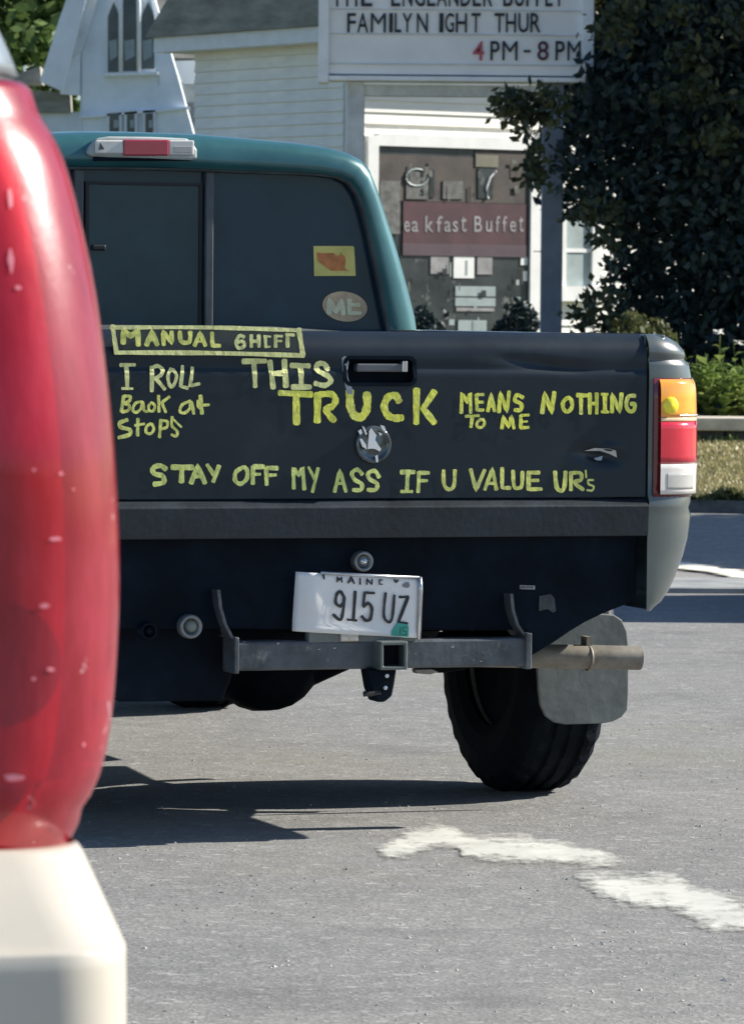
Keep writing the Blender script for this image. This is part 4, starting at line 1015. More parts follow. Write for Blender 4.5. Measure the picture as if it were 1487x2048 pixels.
# smooth the silhouette a little
dx_ = np.array([d[1] for d in dense]); 
for _ in range(3): dx_[3:-8] = (dx_[2:-9] + 2 * dx_[3:-8] + dx_[4:-7]) / 4
dense = [(d[0], x) for d, x in zip(dense, dx_)]
rows = [lrow(py, px) for py, px in dense]
first = [(rows[0][0][0] - .02 + 0 * i, p[1] + .03, p[2]) if False else (p[0] - .02, p[1] + .02, p[2] + .001) for i, p in enumerate(rows[0])]
shell = MB().loft([first] + rows).obj('tail_lamp', M['redshell'], near, smooth=True)
hrows = [lrow(py, px, .016, wide=.285) for py, px in dense[3:-4]]
MB().loft([r_[:10] for r_ in hrows]).obj('lamp_housing', mat('lamp_back', (.66, .26, .30), .35, metal=.1, coat=.4, var=.2, vscale=6), shell, smooth=True)
MB().loft([r_[9:] for r_ in hrows]).obj('lamp_side_wall', mat('lamp_side', (.10, .03, .045), .4, var=.3, vscale=9), shell, smooth=True)
# round reflector bowl low in the lamp
def shell_pt(px, py, out=0.):
    """point on the lamp's outer surface seen at a given height"""
    z = N_(px, py, .0)[1]; xs_ = half_at(z); x = N_(px, py, .02)[0]; r = .12
    y0 = .10 * max(0, (z - 1.15) / .4) ** 1.3; d = min(max(0, x - (xs_ - r)), r * .98)
    return (x, y0 + r - math.sqrt(r * r - d * d) - out, z)
def half_at(z):
    zs = [N_(p[1], p[0], .09 + .10 * max(0, (N_(p[1], p[0], .09)[1] - 1.15) / .4) ** 1.3) for p in lrows][::-1]
    return float(np.interp(z, [q[1] for q in zs], [q[0] for q in zs]))
bx_, bz_ = N_(55, 1325, 0.03)
bw = MB().lathe([(.010, .058), (.013, .050), (.0145, .035), (.015, .0005)], (bx_ - .03, .0, bz_), axis='y', n=40).obj('reflector_bowl', M['lamp_inner'], shell, smooth=True)
for (px, py, w, h) in ((42, 575, 8, 5), (118, 948, 6, 4), (105, 1078, 13, 5), (82, 1212, 12, 5), (18, 1555, 22, 8), (36, 395, 5, 24), (145, 980, 3, 2), (60, 940, 4, 4), (172, 1495, 3, 4), (30, 520, 6, 30), (95, 1340, 9, 4), (60, 1358, 6, 4)):
    v = []
    for q in range(10):
        a = q * math.tau / 10; k = random.uniform(.7, 1.2); v.append(shell_pt(px + w * k * math.cos(a), py + h * k * math.sin(a), .0012))
    mk('lens_chip', v, [tuple(range(10))], mat('pink_chip', (.66, .20, .25), .4), shell)
# body: stacked outlines
def half_at(z):
    zs = [N_(p[1], p[0], .09 + .10 * max(0, (N_(p[1], p[0], .09)[1] - 1.15) / .4) ** 1.3) for p in lrows][::-1]
    return float(np.interp(z, [q[1] for q in zs], [q[0] for q in zs]))
zt_l = rows[0][0][2]; zb_l = rows[-1][0][2]
st = []
for z in (.28, .34, .42, .55, .70, zb_l - .01): st.append(rounded(.885 - .05 * max(0, (.42 - z) / .14), .06, 4.25, z, .22))
for z in np.linspace(zb_l + .02, 1.02, 4): st.append(rounded(half_at(z) - .03, .05, 4.28, z, .2))
for z in (1.05, 1.10): st.append(rounded(half_at(z) - .035, .07, 3.6 if z > 1.06 else 4.0, z, .2))
for z in np.linspace(1.15, zt_l - .01, 6): st.append(rounded(half_at(z) - .035, .07 + .10 * max(0, (z - 1.15) / .4) ** 1.3 + .03, 3.3 - (z - 1.15) * 1.6, z, .17))
bd = MB().loft(st, close=True, cap0=True, cap1=True).obj('body', M['white_car'], near, smooth=True)
# pale pillar trim above the lamp with its dark seal
def trow(py, px, extra=0.):
    z = N_(px, py, .12)[1]; y0 = .11 * max(0, (z - 1.15) / .4) ** 1.3 + .035; x = N_(px, py, y0 + .09)[0]; return rounded(x + extra, y0, 2.3, z, .12)
MB().loft([trow(157, 38), trow(150, 34), trow(143, 34)], close=True, cap0=True).obj('seal', M['black'], near, smooth=True)
tp = [(141, 45), (110, 33), (80, 21), (60, 12), (30, -2), (0, -15), (-60, -50), (-120, -90), (-170, -150), (-200, -260)]
rf = MB().loft([trow(*t) for t in tp], close=True, cap0=True, cap1=True).obj('roof', mat('silver_pillar', (.20, .23, .25), .35, metal=.3, coat=.5), near, smooth=True)
# flutes on the trim
for k in range(3):
    MB().tube([(N_(px - 3 - 9 * k, py, .05)[0], .045 + .11 * max(0, (N_(px, py, .05)[1] - 1.15) / .4) ** 1.3 + .004, N_(px, py, .05)[1]) for px, py in ((33, 146), (22, 112), (10, 78), (-8, 38))], .004, 8).obj('trim_rib', M['chrome'], rf, smooth=True)
# rear glass
gl = []
for py in (150, 60, -60, -150):
    z = N_(0, py, .1)[1]; y0 = .11 * max(0, (z - 1.15) / .4) ** 1.3 + .030; gl.append([(x, y0, z) for x in np.linspace(-.62, .62, 8)])
MB().loft(gl).obj('rear_window', M['glass'], near, smooth=True)
# left lamp, mirrored
ml = MB().loft([[(-p[0], p[1], p[2]) for p in r_] for r_ in rows]).obj('tail_lamp', M['redshell'], near, smooth=True)
# bumper
brow = [(1683, 150, .05), (1684, 158, .012), (1690, 166, .0), (1700, 172, -.006), (1730, 186, -.022), (1780, 209, -.045), (1830, 232, -.068), (1870, 250, -.085), (1884, 256.5, -.0925), (1889, 259, -.0965), (1894, 260, -.098), (1925, 260.5, -.0985), (1960, 261, -.098), (2048, 261, -.096), (2200, 259, -.09), (2400, 255, -.075), (2550, 244, -.05), (2640, 225, -.01)]
st = []
for py, px, yb in brow:
    x, z = N_(px, py, yb + .055); st.append(rounded(x, yb, 1.15, z, .08, n=12))
MB().loft(st, close=True, cap0=True, cap1=True).obj('bumper', M['white_car'], near, smooth=True)
q = N_(20, 2200, -.1)
for x, y in ((.74, .95), (-.74, .95), (.74, 3.45), (-.74, 3.45)):
    wheel(x, y, .33, .21, 'wheel', near, 1 if x > 0 else -1)

# ------------------------------------------------------------------ reader-board sign
SG = Frame(P(900, 600, 42).x, 42, 0)
S_ = SG.T
sign = empty('church_sign', SG)
tag(sign, 'white changeable-letter sign board on two grey posts, black lettering about family night', 'sign')
def sbox(fr, par, px0, px1, py0, py1, y0, y1, name, mt, bevel=0.):
    a = fr.T(px0, py0, y0); c = fr.T(px1, py1, y0)
    return MB().box(a[0], c[0], y0, y1, c[1], a[1]).obj(name, mt, par, bevel=bevel)
sbox(SG, sign, 656, 1168, -330, 152, .0, .30, 'sign_panel', M['sign_face'])
for a in ((640, 657, -350, 165), (1168, 1186, -350, 165)): sbox(SG, sign, *a, -.05, .34, 'frame_rail', M['sign_frame'], .008)
for a in ((657.5, 1167.5, 151, 165), (657.5, 1167.5, -350, -330)): sbox(SG, sign, *a, -.05, .34, 'frame_rail', M['sign_frame'], .008)
for py in (-130, -78, -27, 17, 66, 126): sbox(SG, sign, 658, 1167, py, py + 6, -.018, -.001, 'letter_track', M['sign_track'])
def glyph(ch, fr, par, px0, px1, py0, py1, y, mt, name='letter', tile=None):
    cu = bpy.data.curves.new('t', 'FONT'); cu.body = ch; cu.extrude = .0; cu.size = 1; cu.offset = 0. if ch in 'Mn' else .010
    to = bpy.data.objects.new('t', cu); COL.objects.link(to)
    dg = bpy.context.evaluated_depsgraph_get(); dg.update(); me = bpy.data.meshes.new_from_object(to.evaluated_get(dg))
    bpy.data.objects.remove(to); bpy.data.curves.remove(cu)
    co = np.array([v.co[:] for v in me.vertices]); 
    x0, x1, y0, y1 = co[:, 0].min(), co[:, 0].max(), co[:, 1].min(), co[:, 1].max()
    a = fr.T(px0, py0, y); c = fr.T(px1, py1, y)
    new = [(a[0] + (p[0] - x0) / (x1 - x0) * (c[0] - a[0]), y, c[1] + (p[1] - y0) / (y1 - y0) * (a[1] - c[1])) for p in co]
    fs = [tuple(p.vertices) for p in me.polygons]; bpy.data.meshes.remove(me)
    o = mk(name, new, fs, mt, par)
    return o
def line(chs, y0, y1):
    for ch, a, c, *mm in chs: glyph(ch, SG, sign, a, c, y0, y1, -.022, mm[0] if mm else M['letter_black'])
k = M['letter_black']
line([('T', 664, 684), ('H', 692, 714), ('E', 722, 744), ('E', 782, 800), ('N', 805, 824), ('G', 829, 849), ('L', 854, 870), ('A', 873, 893), ('N', 897, 916), ('D', 921, 940), ('E', 945, 961), ('R', 966, 984),
      ('B', 1006, 1024), ('U', 1029, 1047), ('F', 1052, 1066), ('F', 1071, 1085), ('E', 1090, 1104), ('T', 1108, 1126)], -30, 13)
line([('F', 694, 711), ('A', 714, 736), ('M', 741, 771), ('I', 778, 785), ('L', 789, 802), ('Y', 804, 824), ('N', 833, 855), ('I', 878, 886), ('G', 890, 907), ('H', 911, 933), ('T', 942, 960), ('T', 988, 1008), ('H', 1011, 1031), ('U', 1036, 1056), ('R', 1060, 1080)], 26, 65)
line([('4', 945, 967, M['letter_red']), ('P', 980, 998), ('M', 1004, 1034), ('8', 1074, 1096, M['letter_maroon']), ('P', 1110, 1128), ('M', 1134, 1160)], 82, 121)
sbox(SG, sign, 1046, 1060, 100, 105, -.024, -.021, 'letter', k)
sbox(SG, sign, 1085, 1119, 165.5, 1000, .06, .24, 'post', M['post'], .01)
sbox(SG, sign, 694, 722, 165.5, 1000, .06, .24, 'post', M['sign_track'], .01)
sbox(SG, sign, 722.5, 1084.5, 169, 195, .08, .22, 'crossbeam', M['sign_track'], .008)
sbox(SG, sign, 1066, 1085, 502, 504, .10, .12, 'guy_bracket', M['under'])

# ------------------------------------------------------------------ white clapboard house behind the sign
HF = Frame(P(690, 600, 50).x, 50, 36)
H_ = HF.T
house = empty('white_house', HF); tag(house, 'white clapboard house with a big shop window, behind the sign posts', 'house')
hz = lambda px, py: H_(px, py)[1]
xw0, xw1 = .18, 9.5
MB().box(0.02, 9.5, .03, 2.75, 0, 4.6).obj('wall', M['brick_white'], house)
# openings: (x0,x1,z0,z1)
sw = (H_(752, 500)[0], H_(1056, 500)[0], hz(900, 690), hz(900, 296))
w2 = (H_(1128, 500)[0], H_(1180, 500)[0], hz(1150, 572), hz(1150, 430))
cb = None; zz = .0; kk = 0
cbm = None
def clap(x0, x1, z, h=.118):
    global cbm
    if cbm is None:
        o = MB().add([(0, .029, 0), (1, .029, 0), (1, .005, 0), (0, .005, 0), (0, .024, h), (1, .024, h), (0, .029, h), (1, .029, h)], [(0, 1, 2, 3), (3, 2, 5, 4), (4, 5, 7, 6), (0, 3, 4, 6), (1, 7, 5, 2), (0, 6, 7, 1)]).obj('clapboard', M['brick_white'], house)
        cbm = o.data
    else:
        o = bpy.data.objects.new('clapboard', cbm); COL.objects.link(o); o.parent = house
    o.location = (x0, 0, z); o.scale = (x1 - x0, 1, 1)
z = .3
while z < 4.2:
    segs = [(xw0, xw1)]
    for (a, c, e, g_) in (sw, w2):
        if z + .118 > e - .12 and z < g_ + .12:
            ns = []
            for s0, s1 in segs:
                if a - .14 > s0: ns.append((s0, min(s1, a - .14)))
                if c + .14 < s1: ns.append((max(s0, c + .14), s1))
                if c + .14 <= s0 or a - .14 >= s1: ns.append((s0, s1))
            segs = [q for q in set(ns) if q[1] - q[0] > .03]
    for s0, s1 in segs: clap(s0, s1, z)
    z += .12
MB().box(0, .16, -.02, .03, 0, 4.3).obj('corner_board', M['white'], house)
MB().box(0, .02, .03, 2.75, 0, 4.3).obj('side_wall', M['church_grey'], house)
z = .3
while z < 4.2:
    o = bpy.data.objects.new('clapboard', cbm); COL.objects.link(o); o.parent = house
    o.location = (-.031, 2.74, z); o.rotation_euler = (0, 0, -math.pi / 2); o.scale = (2.70, 1, 1); z += .12
# eave and roof
zr = hz(900, 95)
mb = MB().box(-.30, 10, -.34, 3.1, zr, zr + .16); rfh = mb.obj('roof', M['white'], house)
mb = MB().add([(-.35, -.4, zr + .16), (10.1, -.4, zr + .16), (10.1, 1.4, zr + 1.8), (-.35, 1.4, zr + 1.8), (-.35, 3.2, zr + .16), (10.1, 3.2, zr + .16)], [(0, 1, 2, 3), (3, 2, 5, 4), (0, 3, 4), (1, 5, 2)]).obj('roof_slope', M['shingle'], rfh)
# shop window
win = empty('window'); win.parent = house; win['label'] = 'big dark shop window with a red band of white lettering'
def wb(par, x0, x1, z0, z1, y0, y1, nm, mt, bv=0.): return MB().box(x0, x1, y0, y1, z0, z1).obj(nm, mt, par, bevel=bv)
x0, x1, z0, z1 = sw
MB().box(x0 - .135, x0 - .002, -.035, .03, z0 - .1, z1 + .10).obj('frame', M['white'], win)
MB().box(x1 + .002, x1 + .135, -.035, .03, z0 - .1, z1 + .10).obj('frame', M['white'], win)
MB().box(x0 - .002, x1 + .002, -.035, .03, z1, z1 + .125).obj('frame', M['white'], win)
wb(win, x0, x1, z0, z1, .0, .029, 'pane', M['darkdoor'])
hb_ = lambda px0, px1, py0, py1, y0, y1, nm, mt, par=win: wb(par, H_(px0, 400, y0)[0], H_(px1, 400, y0)[0], hz(900, py1), hz(900, py0), y0, y1, nm, mt)
hb_(752, 948, 313, 404, -.012, -.001, 'display_board', M['brown'])
hb_(948.5, 1055, 297, 404, -.012, -.001, 'display_board', M['brown'])
rb = hb_(806, 1055, 405, 500, -.016, -.001, 'red_banner', M['redband'])
hb_(806, 1055, 488, 512, -.018, -.0165, 'banner_border', mat('banner_plum', (.075, .045, .06), .6))
# wares behind the glass
for (a, c, e, g_, mt) in ((812, 856, 345, 400, M['ware_reflection']), (885, 925, 362, 398, M['ware_reflection']), (760, 800, 365, 470, M['ware_reflection']), (955, 985, 335, 395, M['darkdoor']), (828, 842, 358, 372, M['panegrey']), (858, 868, 340, 396, M['darkdoor']), (950, 995, 308, 332, mat('olive_print', (.16, .15, .11), .6))):
    hb_(a, c, e, g_, -.020 - random.random() * .004, -.0125, 'display_reflection_piece', mt)
mb = MB(); pts = [(H_(px, py)[0], -.026, H_(px, py)[1]) for px, py in ((988, 342), (976, 355), (969, 375), (972, 398))]; mb.tube(pts, .013, 8).obj('display_reflection_piece', M['plate'], win)
rngp = [(H_(830 + 22 * math.cos(a), 355 + 17 * math.sin(a))[0], -.024, H_(830 + 22 * math.cos(a), 355 + 17 * math.sin(a))[1]) for a in np.linspace(0, 5.5, 14)]
MB().tube(rngp, .010, 6).obj('display_reflection_piece', M['panegrey'], win)
# lettering of the banner
xs0 = 808
txt = [('e', 808, 819), ('a', 823, 836), ('k', 850, 866), ('f', 872, 884), ('a', 888, 901), ('s', 905, 915), ('t', 921, 932), ('B', 948, 963), ('u', 971, 983), ('f', 990, 999), ('f', 1004, 1013), ('e', 1019, 1031), ('t', 1037, 1046)]
for ch, a, c in txt:
    glyph(ch, HF, rb, a, c, 432 if ch in 'kftB' else 442, 464, -.020, M['greyprint'], 'banner_letter')
# reflections in the lower glass, painted as bright panes and boards
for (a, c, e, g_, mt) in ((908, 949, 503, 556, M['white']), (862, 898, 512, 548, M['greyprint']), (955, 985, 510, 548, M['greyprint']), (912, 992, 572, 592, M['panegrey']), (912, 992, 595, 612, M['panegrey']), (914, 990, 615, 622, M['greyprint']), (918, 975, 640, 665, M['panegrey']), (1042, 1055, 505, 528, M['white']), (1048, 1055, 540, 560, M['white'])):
    hb_(a, c, e, g_, -.010 - random.random() * .002, -.001, 'display_reflection_piece', mt)
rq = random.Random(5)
for k in range(30):  # small pieces painted in for broken reflections on the dark glass
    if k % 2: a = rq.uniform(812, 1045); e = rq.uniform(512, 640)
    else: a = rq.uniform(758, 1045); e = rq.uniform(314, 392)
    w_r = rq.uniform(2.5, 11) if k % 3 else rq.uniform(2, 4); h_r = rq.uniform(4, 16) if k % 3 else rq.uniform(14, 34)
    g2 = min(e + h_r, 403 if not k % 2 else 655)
    hb_(a, min(a + w_r, 1053), e, g2, -.0245 - .0006 * k, -.0240 - .0006 * k, 'display_reflection_piece', rq.choice((M['ware_reflection'], M['darkdoor'], M['ware_reflection'], M['panegrey'] if k % 2 else M['ware_reflection'], M['brown'], M['darkdoor'])))
hb_(932, 936, 520, 550, -.0135, -.0125, 'display_reflection_piece', M['panegrey'])
# second window right of the post
x0, x1, z0, z1 = w2
wn2 = empty('window'); wn2.parent = house
wb(wn2, x0, x1, z0, z1, .0, .028, 'pane', M['panegrey'])
for a in ((x0 - .135, x0, z0 - .1, z1 + .1), (x1, x1 + .135, z0 - .1, z1 + .1)): wb(wn2, a[0] + .001, a[1] - .001, a[2], a[3], -.035, .03, 'frame', M['white'])
wb(wn2, x0, x1, z1 + .001, z1 + .12, -.035, .03, 'frame', M['white']); wb(wn2, x0 - .16, x1 + .2, z0 - .16, z0 - .002, -.09, .028, 'sill', M['white'])
wb(wn2, x0, x1, (z0 + z1) / 2 - .02, (z0 + z1) / 2 + .02, -.012, -.001, 'sash_bar', M['white'])

# ------------------------------------------------------------------ church with its steep front gable
CF = Frame(P(262, 600, 62).x, 62, 0); C_ = CF.T
church = empty('church', CF); tag(church, 'pale church with steep gable, pointed three-light window and grey shingled roof', 'church')
def poly(par, px, y0, y1, nm, mt): return MB().prism([C_(a, c, y0) for a, c in px], y0, y1).obj(nm, mt, par)
poly(church, [(262, -240), (192, 0), (164, 100), (160, 230), (150, 700), (420, 700), (392, 285), (372, 212), (355, 150), (310, 0)], 0, .5, 'gable_wall', M['church'])
poly(church, [(262, -300), (213, -130), (172, 0), (124, 182), (80, 162), (118, 40), (160, -80), (222, -300)], -.28, .45, 'rake_board', M['church_trim'])
poly(church, [(262, -299), (214, -130), (173, 0), (141, 118), (163, 103), (196, 0), (236, -150)], -.12, .4, 'rake_shade_band', M['church_grey'])  # shaded lap beside the rake board, painted as a greyer band
poly(church, [(125, 122), (162, 105), (160, 190), (120, 188)], -.05, .2, 'gable_return', M['church'])
# low left wing
poly(church, [(-120, 150), (30, 150), (80, 132), (84, 168), (-120, 168)], .6, 1.2, 'wing_roof', M['shingle'])
poly(church, [(-160, 169), (137, 185), (140, 225), (-160, 225)], .1, .8, 'wing_eave', M['shingle'])
poly(church, [(-160, 226), (160, 224), (160, 700), (-160, 700)], .2, .9, 'wing_wall', M['church'])
# main hall roof and walls behind
zr0 = C_(400, 118, 1.2)[1]
rx0, rx1 = C_(300, 0, 1.2)[0], C_(760, 0, 1.2)[0]
MB().add([(rx0, 1.0, zr0), (rx1, 1.0, zr0), (rx1, 6, zr0 + 5), (rx0, 6, zr0 + 5), (rx0, 1.1, zr0 - .05), (rx1, 1.1, zr0 - .05), (rx1, 6, zr0 + 4.9), (rx0, 6, zr0 + 4.9)], [(0, 1, 2, 3), (4, 7, 6, 5), (0, 4, 5, 1), (1, 5, 6, 2), (0, 3, 7, 4)]).obj('hall_roof', M['shingle'], church)
poly(church, [(345, 122), (480, 117), (760, 116), (760, 160), (520, 162), (368, 168)], .95, 1.3, 'eave_board', M['church_trim'])
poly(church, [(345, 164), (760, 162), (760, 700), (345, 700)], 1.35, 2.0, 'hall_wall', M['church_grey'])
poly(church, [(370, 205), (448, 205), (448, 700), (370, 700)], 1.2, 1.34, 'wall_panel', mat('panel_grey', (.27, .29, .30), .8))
MB().tube([(C_(441, 100, .9)[0], .9, C_(441, 100, .9)[1]), (C_(438, 170, 1.0)[0], 1.1, C_(438, 170, .9)[1]), (C_(436, 400, .9)[0], 1.1, C_(436, 400, .9)[1])], .018, 8).obj('downspout', M['church_trim'], church)
poly(church, [(446, 165), (449, 165), (449, 400), (446, 400)], 1.30, 1.345, 'corner_joint', M['under'])
# facade courses
poly(church, [(160, 232), (378, 213), (380, 218), (160, 237)], -.06, -.001, 'belt_course', M['church'])
poly(church, [(163.5, 232.5), (165.5, 232.5), (165.5, 600), (163.5, 600)], -.012, -.001, 'board_joint', M['church_grey'])
poly(church, [(163, 104), (164.5, 104), (164.5, 232), (163, 232)], -.012, -.001, 'board_joint', M['church_grey'])
poly(church, [(315, 140), (317, 140), (320, 170), (317, 170)], -.012, -.001, 'board_joint', M['church_grey'])
# pointed window
wo = empty('window'); wo.parent = church; wo['label'] = 'tall pointed three-light window'
arch = [(213, 146)] + [(213 + 49 * (1 - math.cos(a)), 60 - 105 * math.sin(a)) for a in np.linspace(0, math.pi / 2, 10)]
arch = arch + [(524 - p[0], p[1]) for p in arch[::-1][1:]]
poly(wo, arch, -.05, -.001, 'window_frame', M['church_trim'])
for (a, c, bot, top0) in ((216, 239, 144, 14), (246, 274, 142, -24), (283, 309, 138, 14)):
    m_ = (a + c) / 2
    pts = [(a, bot), (a, top0 + 20), (a + (m_ - a) * .4, top0 + 6), (m_, top0 - 10), (c - (c - m_) * .4, top0 + 6), (c, top0 + 20), (c, bot)]
    p = poly(wo, pts, -.062, -.051, 'pane', M['winglass'])
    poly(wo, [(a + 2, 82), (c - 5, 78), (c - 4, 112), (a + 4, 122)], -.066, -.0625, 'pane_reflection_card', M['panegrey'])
for x in (242.5, 278.5):
    MB().tube([(C_(x, 146)[0], -.09, C_(x, 146)[1]), (C_(x, 10)[0], -.09, C_(x, 10)[1]), (C_(x + (3 if x < 260 else -3), -40)[0], -.09, C_(x, -40)[1])], .028, 10).obj('mullion', M['church_trim'], wo, smooth=True)
poly(wo, [(208, 146), (316, 143), (316, 149), (208, 152)], -.12, -.001, 'sill', M['church_trim'])
for (a, c) in ((214, 243), (249, 274), (286, 311)):
    w3 = empty('window'); w3.parent = church
    poly(w3, [(a, 221), (c, 220), (c, 300), (a, 300)], -.06, -.02, 'window_frame', M['church_trim'])
    poly(w3, [(a + 5, 227), (c - 5, 226), (c - 4, 296), (a + 5, 296)], -.068, -.0605, 'pane', M['winglass'])
    poly(w3, [((a + c) / 2 - 1, 240), (c - 6, 240), (c - 6, 255), ((a + c) / 2 - 1, 256)], -.072, -.0685, 'curtain', M['panegrey'])

# ------------------------------------------------------------------ trees and plants
def crown_pts(n, fn, box):
    out = []; got = 0
    while got < n:
        p = rng.uniform(0, 1, (n, 3)) * (np.array(box[1]) - np.array(box[0])) + np.array(box[0])
        k = fn(p); out.append(p[k]); got += int(k.sum())
    return np.concatenate(out)[:n]
def clumpy(p, fr=2.2, seed=0.):
    return np.sin(p[:, 0] * fr * 1.3 + seed) * np.sin(p[:, 1] * fr + 1.7 * seed) + np.sin(p[:, 2] * fr * 1.6 + p[:, 0] * fr * .7 + seed * 3) * .8 + np.sin(p[:, 0] * fr * 4.1 + p[:, 2] * 5.3 * fr * .6) * .35
def trunk(par, base, top, r, n=6, limbs=8, spread=1.4):
    mb = MB(); b0 = Vector(base); t0 = Vector(top)
    mb.tube([b0.lerp(t0, i / n) + Vector((math.sin(i * 1.7) * .06 * r * 5, math.cos(i * 2.3) * .05 * r * 5, 0)) for i in range(n + 1)], [r * (1 - .75 * i / n) for i in range(n + 1)], 10)
    mb.obj('trunk', M['bark'], par, smooth=True)
    mb = MB()
    for k in range(limbs):
        s = .25 + .65 * k / limbs; p = b0.lerp(t0, s); a = k * 2.4; L_ = spread * (1.1 - s * .6)
        mb.tube([p, p + Vector((math.cos(a) * L_ * .5, math.sin(a) * L_ * .5, .25 * L_)), p + Vector((math.cos(a) * L_, math.sin(a) * L_, .6 * L_))], [r * .35, r * .22, r * .08], 7)
    mb.obj('limbs', M['bark'], par, smooth=True)
# big dark evergreen at the right
TY = 42.4
lb = [(-700, 1330), (-500, 1270), (-200, 1215), (0, 1192), (60, 1200), (100, 1166), (150, 1150), (195, 1118), (225, 1100), (260, 1078), (300, 1086), (400, 1092), (432, 1112), (444, 1196), (500, 1202), (560, 1222), (600, 1232), (640, 1240), (690, 1250), (760, 1290)]
zb = np.array([P(1200, a, TY).z for a, c in lb])[::-1]; xb_ = np.array([P(c - 16, a, TY).x for a, c in lb])[::-1]
tree = empty('evergreen_tree', loc=(3.6, TY, 0)); tag(tree, 'big dark evergreen tree filling the upper right beside the sign', 'tree')
xc = 3.6
def in_tree(p):
    xl = np.interp(p[:, 2], zb, xb_); R_ = np.clip(xc - xl, .05, None)
    RR = np.where(p[:, 0] < xc, R_, 2.4); u = np.abs(p[:, 0] - xc) / RR
    dy = np.abs(p[:, 1] - TY) / (1.75)
    q = np.hypot(u, dy)
    return q < 1.02 + .05 * clumpy(p, 4.) - .05 * rng.uniform(0, 1, len(p))
pts = crown_pts(120000, in_tree, ((.6, TY - 1.9, zb[0] - .1), (6.2, TY + 1.9, zb[-1] + .3)))
# more leaves near the skin that faces the lot
pts -= np.array([3.6, TY, 0])
cr = leaf_mesh('crown', pts, np.full(len(pts), .055), M['leaf_dark'], tree, 1.9)
trunk(tree, (0, 0, 0), (0, 0, 5.6), .17, limbs=14, spread=1.7)
# loose sprays on its left edge and in front, sunlight put into their colour
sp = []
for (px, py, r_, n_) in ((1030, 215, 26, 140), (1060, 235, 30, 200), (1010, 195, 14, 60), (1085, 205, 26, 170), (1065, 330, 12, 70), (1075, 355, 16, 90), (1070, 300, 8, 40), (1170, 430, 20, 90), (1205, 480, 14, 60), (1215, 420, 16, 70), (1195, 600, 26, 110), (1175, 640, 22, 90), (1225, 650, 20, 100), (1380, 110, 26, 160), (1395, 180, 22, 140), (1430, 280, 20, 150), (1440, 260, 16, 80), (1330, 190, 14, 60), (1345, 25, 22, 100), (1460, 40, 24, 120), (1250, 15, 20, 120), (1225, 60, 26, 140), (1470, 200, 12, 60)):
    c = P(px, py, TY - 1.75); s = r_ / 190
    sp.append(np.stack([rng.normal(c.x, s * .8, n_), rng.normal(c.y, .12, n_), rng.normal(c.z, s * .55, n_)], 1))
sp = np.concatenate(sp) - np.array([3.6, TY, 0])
leaf_mesh('sprays', sp, np.full(len(sp), .05), leafmat('sunlit_spray_leaves', (.028, .045, .026), (.085, .10, .05)), tree, 1.8)
# olive tree filling the gap above the sign's right edge
def round_tree(name, label, x, y, z0, z1, rx, ry, n, leaf, mt, cat='tree', group=None, clf=3., size=.07, seed=0.):
    t = empty(name, loc=(x, y, 0)); tag(t, label, cat, group)
    zc, rz_ = (z0 + z1) / 2, (z1 - z0) / 2
    def fn(p):
        q = np.sqrt((p[:, 0] / rx) ** 2 + (p[:, 1] / ry) ** 2 + ((p[:, 2] - zc) / rz_) ** 2)
        return (q < 1 + .13 * clumpy(p, clf, seed)) & (q > .35)
    pts = crown_pts(n, fn, ((-rx * 1.3, -ry * 1.3, z0 - .3), (rx * 1.3, ry * 1.3, z1 + .3)))
    leaf_mesh('crown', pts, np.full(n, size), mt, t, 1.5)
    trunk(t, (0, 0, 0), (0, 0, z0 + rz_ * 1.2), max(.03, .035 * rz_ + .03), limbs=7, spread=min(rx, rz_) * .7)
    return t
q = P(1235, 40, 45); round_tree('olive_tree', 'olive green tree between the sign and the dark evergreen', q.x + .3, 45, 2.6, 6.5, 1.1, 1.2, 14000, 1, M['leaf_olive'], size=.07)
q = P(40, 0, 72); round_tree('leafy_tree', 'bright green tree behind the church at the top left corner', q.x - .6, 72, 3.2, 8.2, 2.2, 2.0, 9000, 1, M['leaf_mid'], size=.17, seed=2.)
# roadside tree outside the picture, its shade lies over the road
round_tree('shade_tree', 'tall roadside tree right of the picture, shading the road', 10.6, 31.2, 3.6, 9.5, 3.6, 3.0, 22000, 1, M['leaf_mid'], size=.16, seed=1.)
# shrubs in front of the shop window
for (px, y, zt, r_, mt, lb_) in ((858, 47.2, 1.32, .36, 'leaf_dark', 'dark green shrub nearest the cab, under the shop window'), (1032, 47.0, 1.30, .36, 'leaf_dark', 'dark shrub beside the right sign post')):
    q = P(px, 600, y); round_tree('shrub', lb_, q.x, y, .25, zt, r_, r_, 3600, 1, M[mt], cat='shrub', group='shrubs in front of the house', size=.05, clf=7., seed=px)
q = P(1245, 640, 41); round_tree('shrub', 'small leafy shrub at the foot of the dark evergreen', q.x, 38.9, .5, 1.25, .33, .3, 1800, 1, M['leaf_olive'], cat='shrub', group='shrubs in front of the house', size=.05, clf=7.)
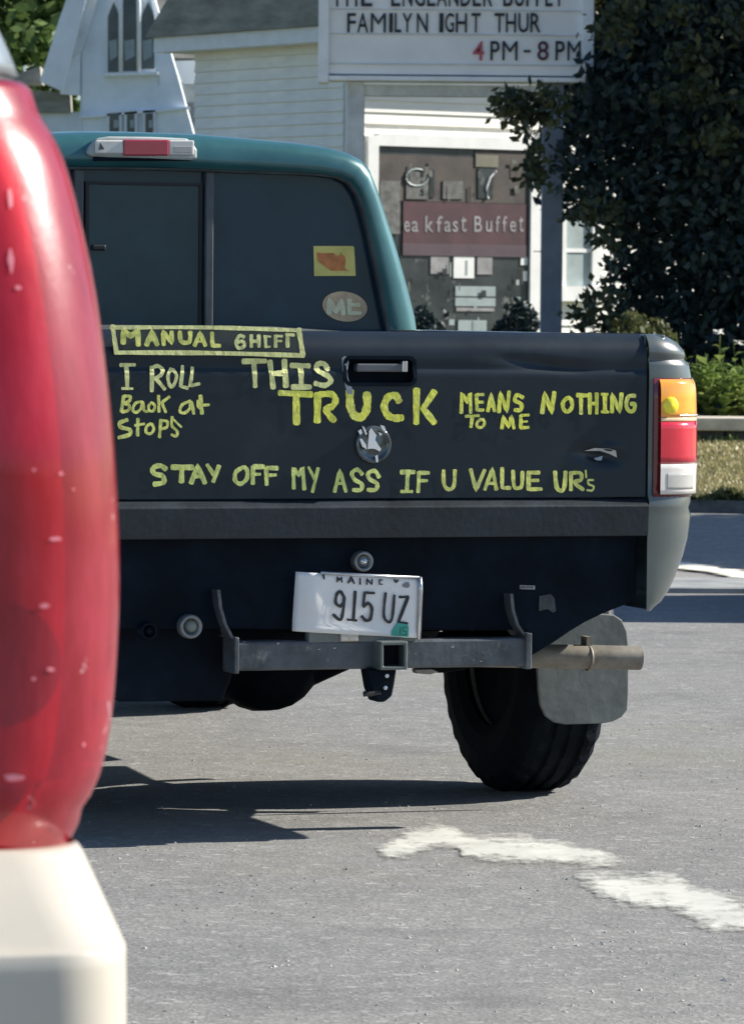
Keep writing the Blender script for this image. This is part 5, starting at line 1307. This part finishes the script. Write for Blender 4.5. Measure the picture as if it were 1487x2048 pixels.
# garden plants above the coping
def garden_plant(x, y, h, seed, flower, label, parent=None):
    t = empty('garden_plant', loc=(x, y, .42)); tag(t, label, 'plant', 'plants in the raised bed')
    rs = random.Random(seed); mb = MB(); lf = MB()
    ns = 5 if not flower else 4
    for s in range(ns):
        a = rs.uniform(0, 6.28); lean = rs.uniform(.03, .16); hh = h * rs.uniform(.65, 1)
        if flower and s == 0: hh = h; lean = .03
        path = [Vector((math.cos(a) * lean * q * q * hh * 2, math.sin(a) * lean * q * q * hh * 2, hh * q)) for q in (0, .35, .7, 1)]
        mb.tube(path, [.006, .005, .004, .003], 5)
        nl = 11
        for k in range(nl):
            q = .12 + .8 * k / nl; p = path[0].lerp(path[-1], q); p.z = hh * q
            b_ = a + k * 2.3 + rs.uniform(-.4, .4); L_ = rs.uniform(.10, .20) * (1.15 - .5 * q); w = L_ * rs.uniform(.28, .42)
            d = Vector((math.cos(b_), math.sin(b_), rs.uniform(.1, .9))).normalized(); sd = Vector((-d.y, d.x, 0)).normalized() * w
            m1 = p + d * L_ * .45 + Vector((0, 0, .01)); e = p + d * L_ + Vector((0, 0, -.02))
            lf.add([p, m1 + sd, e, m1 - sd, m1 + Vector((0, 0, -.008))], [(0, 1, 4), (1, 2, 4), (2, 3, 4), (3, 0, 4)])
    mb.obj('stem', M['leaf_garden'], t); lf.obj('leaves', M['leaf_garden'], t)
    if flower:
        fm = MB(); c = Vector((0, 0, h + .02))
        for k in range(16):
            a = k * 2.4; z_ = rs.uniform(-.5, .5); d = Vector((math.cos(a), math.sin(a), z_)).normalized(); sd = d.cross(Vector((0, 0, 1))).normalized() * .022
            fm.add([c, c + d * .028 + sd, c + d * .055, c + d * .028 - sd], [(0, 1, 2, 3)])
        fm.obj('flower', M['petal'], t)
gp = [(1385, 38.6, .60, False, 'leafy plant tight beside the truck tail lamp'), (1398, 38.9, .52, False, 'leafy plant second from the truck tail lamp'), (1416, 38.6, .58, False, 'pale leafy plant between truck lamp and first white flower'),
      (1434, 39.0, .70, True, 'tallest plant with a white flower above the garden wall'), (1446, 38.5, .42, False, 'low broad-leaved plant in front between the two flowers'), (1462, 38.8, .52, False, 'leafy plant just left of the second white flower'),
      (1474, 38.9, .62, True, 'white-flowered plant near the right edge of the photo'), (1492, 38.6, .55, False, 'leafy plant cut by the right edge of the photo')]
for i, (px, y, h, fl_, lb_) in enumerate(gp):
    q = P(px, 800, y); garden_plant(q.x, y, h, i + 3, fl_, lb_)
n = 2200; q0 = P(1330, 800, 39.3).x
gx = rng.uniform(q0, 5, n); 
tag(leaf_mesh('ground_cover', np.stack([gx, rng.uniform(38.5, 40.2, n), rng.uniform(.42, .62, n)], 1), np.full(n, .05), M['leaf_dark'], aspect=1.8, up=.6), kind='stuff')
n = 260
tag(leaf_mesh('wall_weeds', np.stack([rng.uniform(2.3, 4.4, n), rng.uniform(37.55, 37.7, n), .27 + rng.uniform(0, .07, n)], 1), np.full(n, .03), M['leaf_garden'], aspect=2.4, up=1.5), kind='stuff')

# ------------------------------------------------------------------ car parked just outside the right edge (its shade reaches the lot)
oc = empty('parked_car', loc=(2.05, 22.75, 0), rz=math.radians(-90)); tag(oc, 'grey car parked side-on beyond the right edge of the photo', 'car')
pg = mat('grey_car_paint', (.12, .13, .15), .35, coat=.6)
st = [rounded(.88, .0, 4.3, z, .3) for z in (.28, .4, .6, .8)] + [rounded(.87, .03, 4.25, .92, .28), rounded(.86, .1, 4.1, 1.0, .25), rounded(.82, .25, 3.3, 1.04, .2), rounded(.74, .45, 2.9, 1.3, .2), rounded(.66, .6, 2.6, 1.5, .2), rounded(.58, .8, 2.4, 1.56, .2)]
st = [[(p[0] + 0.92, p[1], p[2]) for p in r_] for r_ in st]
MB().loft(st, close=True, cap0=True, cap1=True).obj('body', pg, oc, smooth=True)
for x in (.16, 1.68):
    for y in (.85, 3.35): wheel(x, y, .32, .2, 'wheel', oc, 1 if x > .9 else -1)
for s, xx in ((1, .0), (-1, 0)):
    MB().add([(.92 + s * .825, .5, 1.08), (.92 + s * .825, 3.1, 1.08), (.92 + s * .70, 2.65, 1.44), (.92 + s * .70, .7, 1.44)], [(0, 1, 2, 3)]).obj('side_window', M['glass'], oc)
MB().box(.14, 1.7, -.02, .03, .62, .78).obj('tail_lamps', M['redl'], oc)
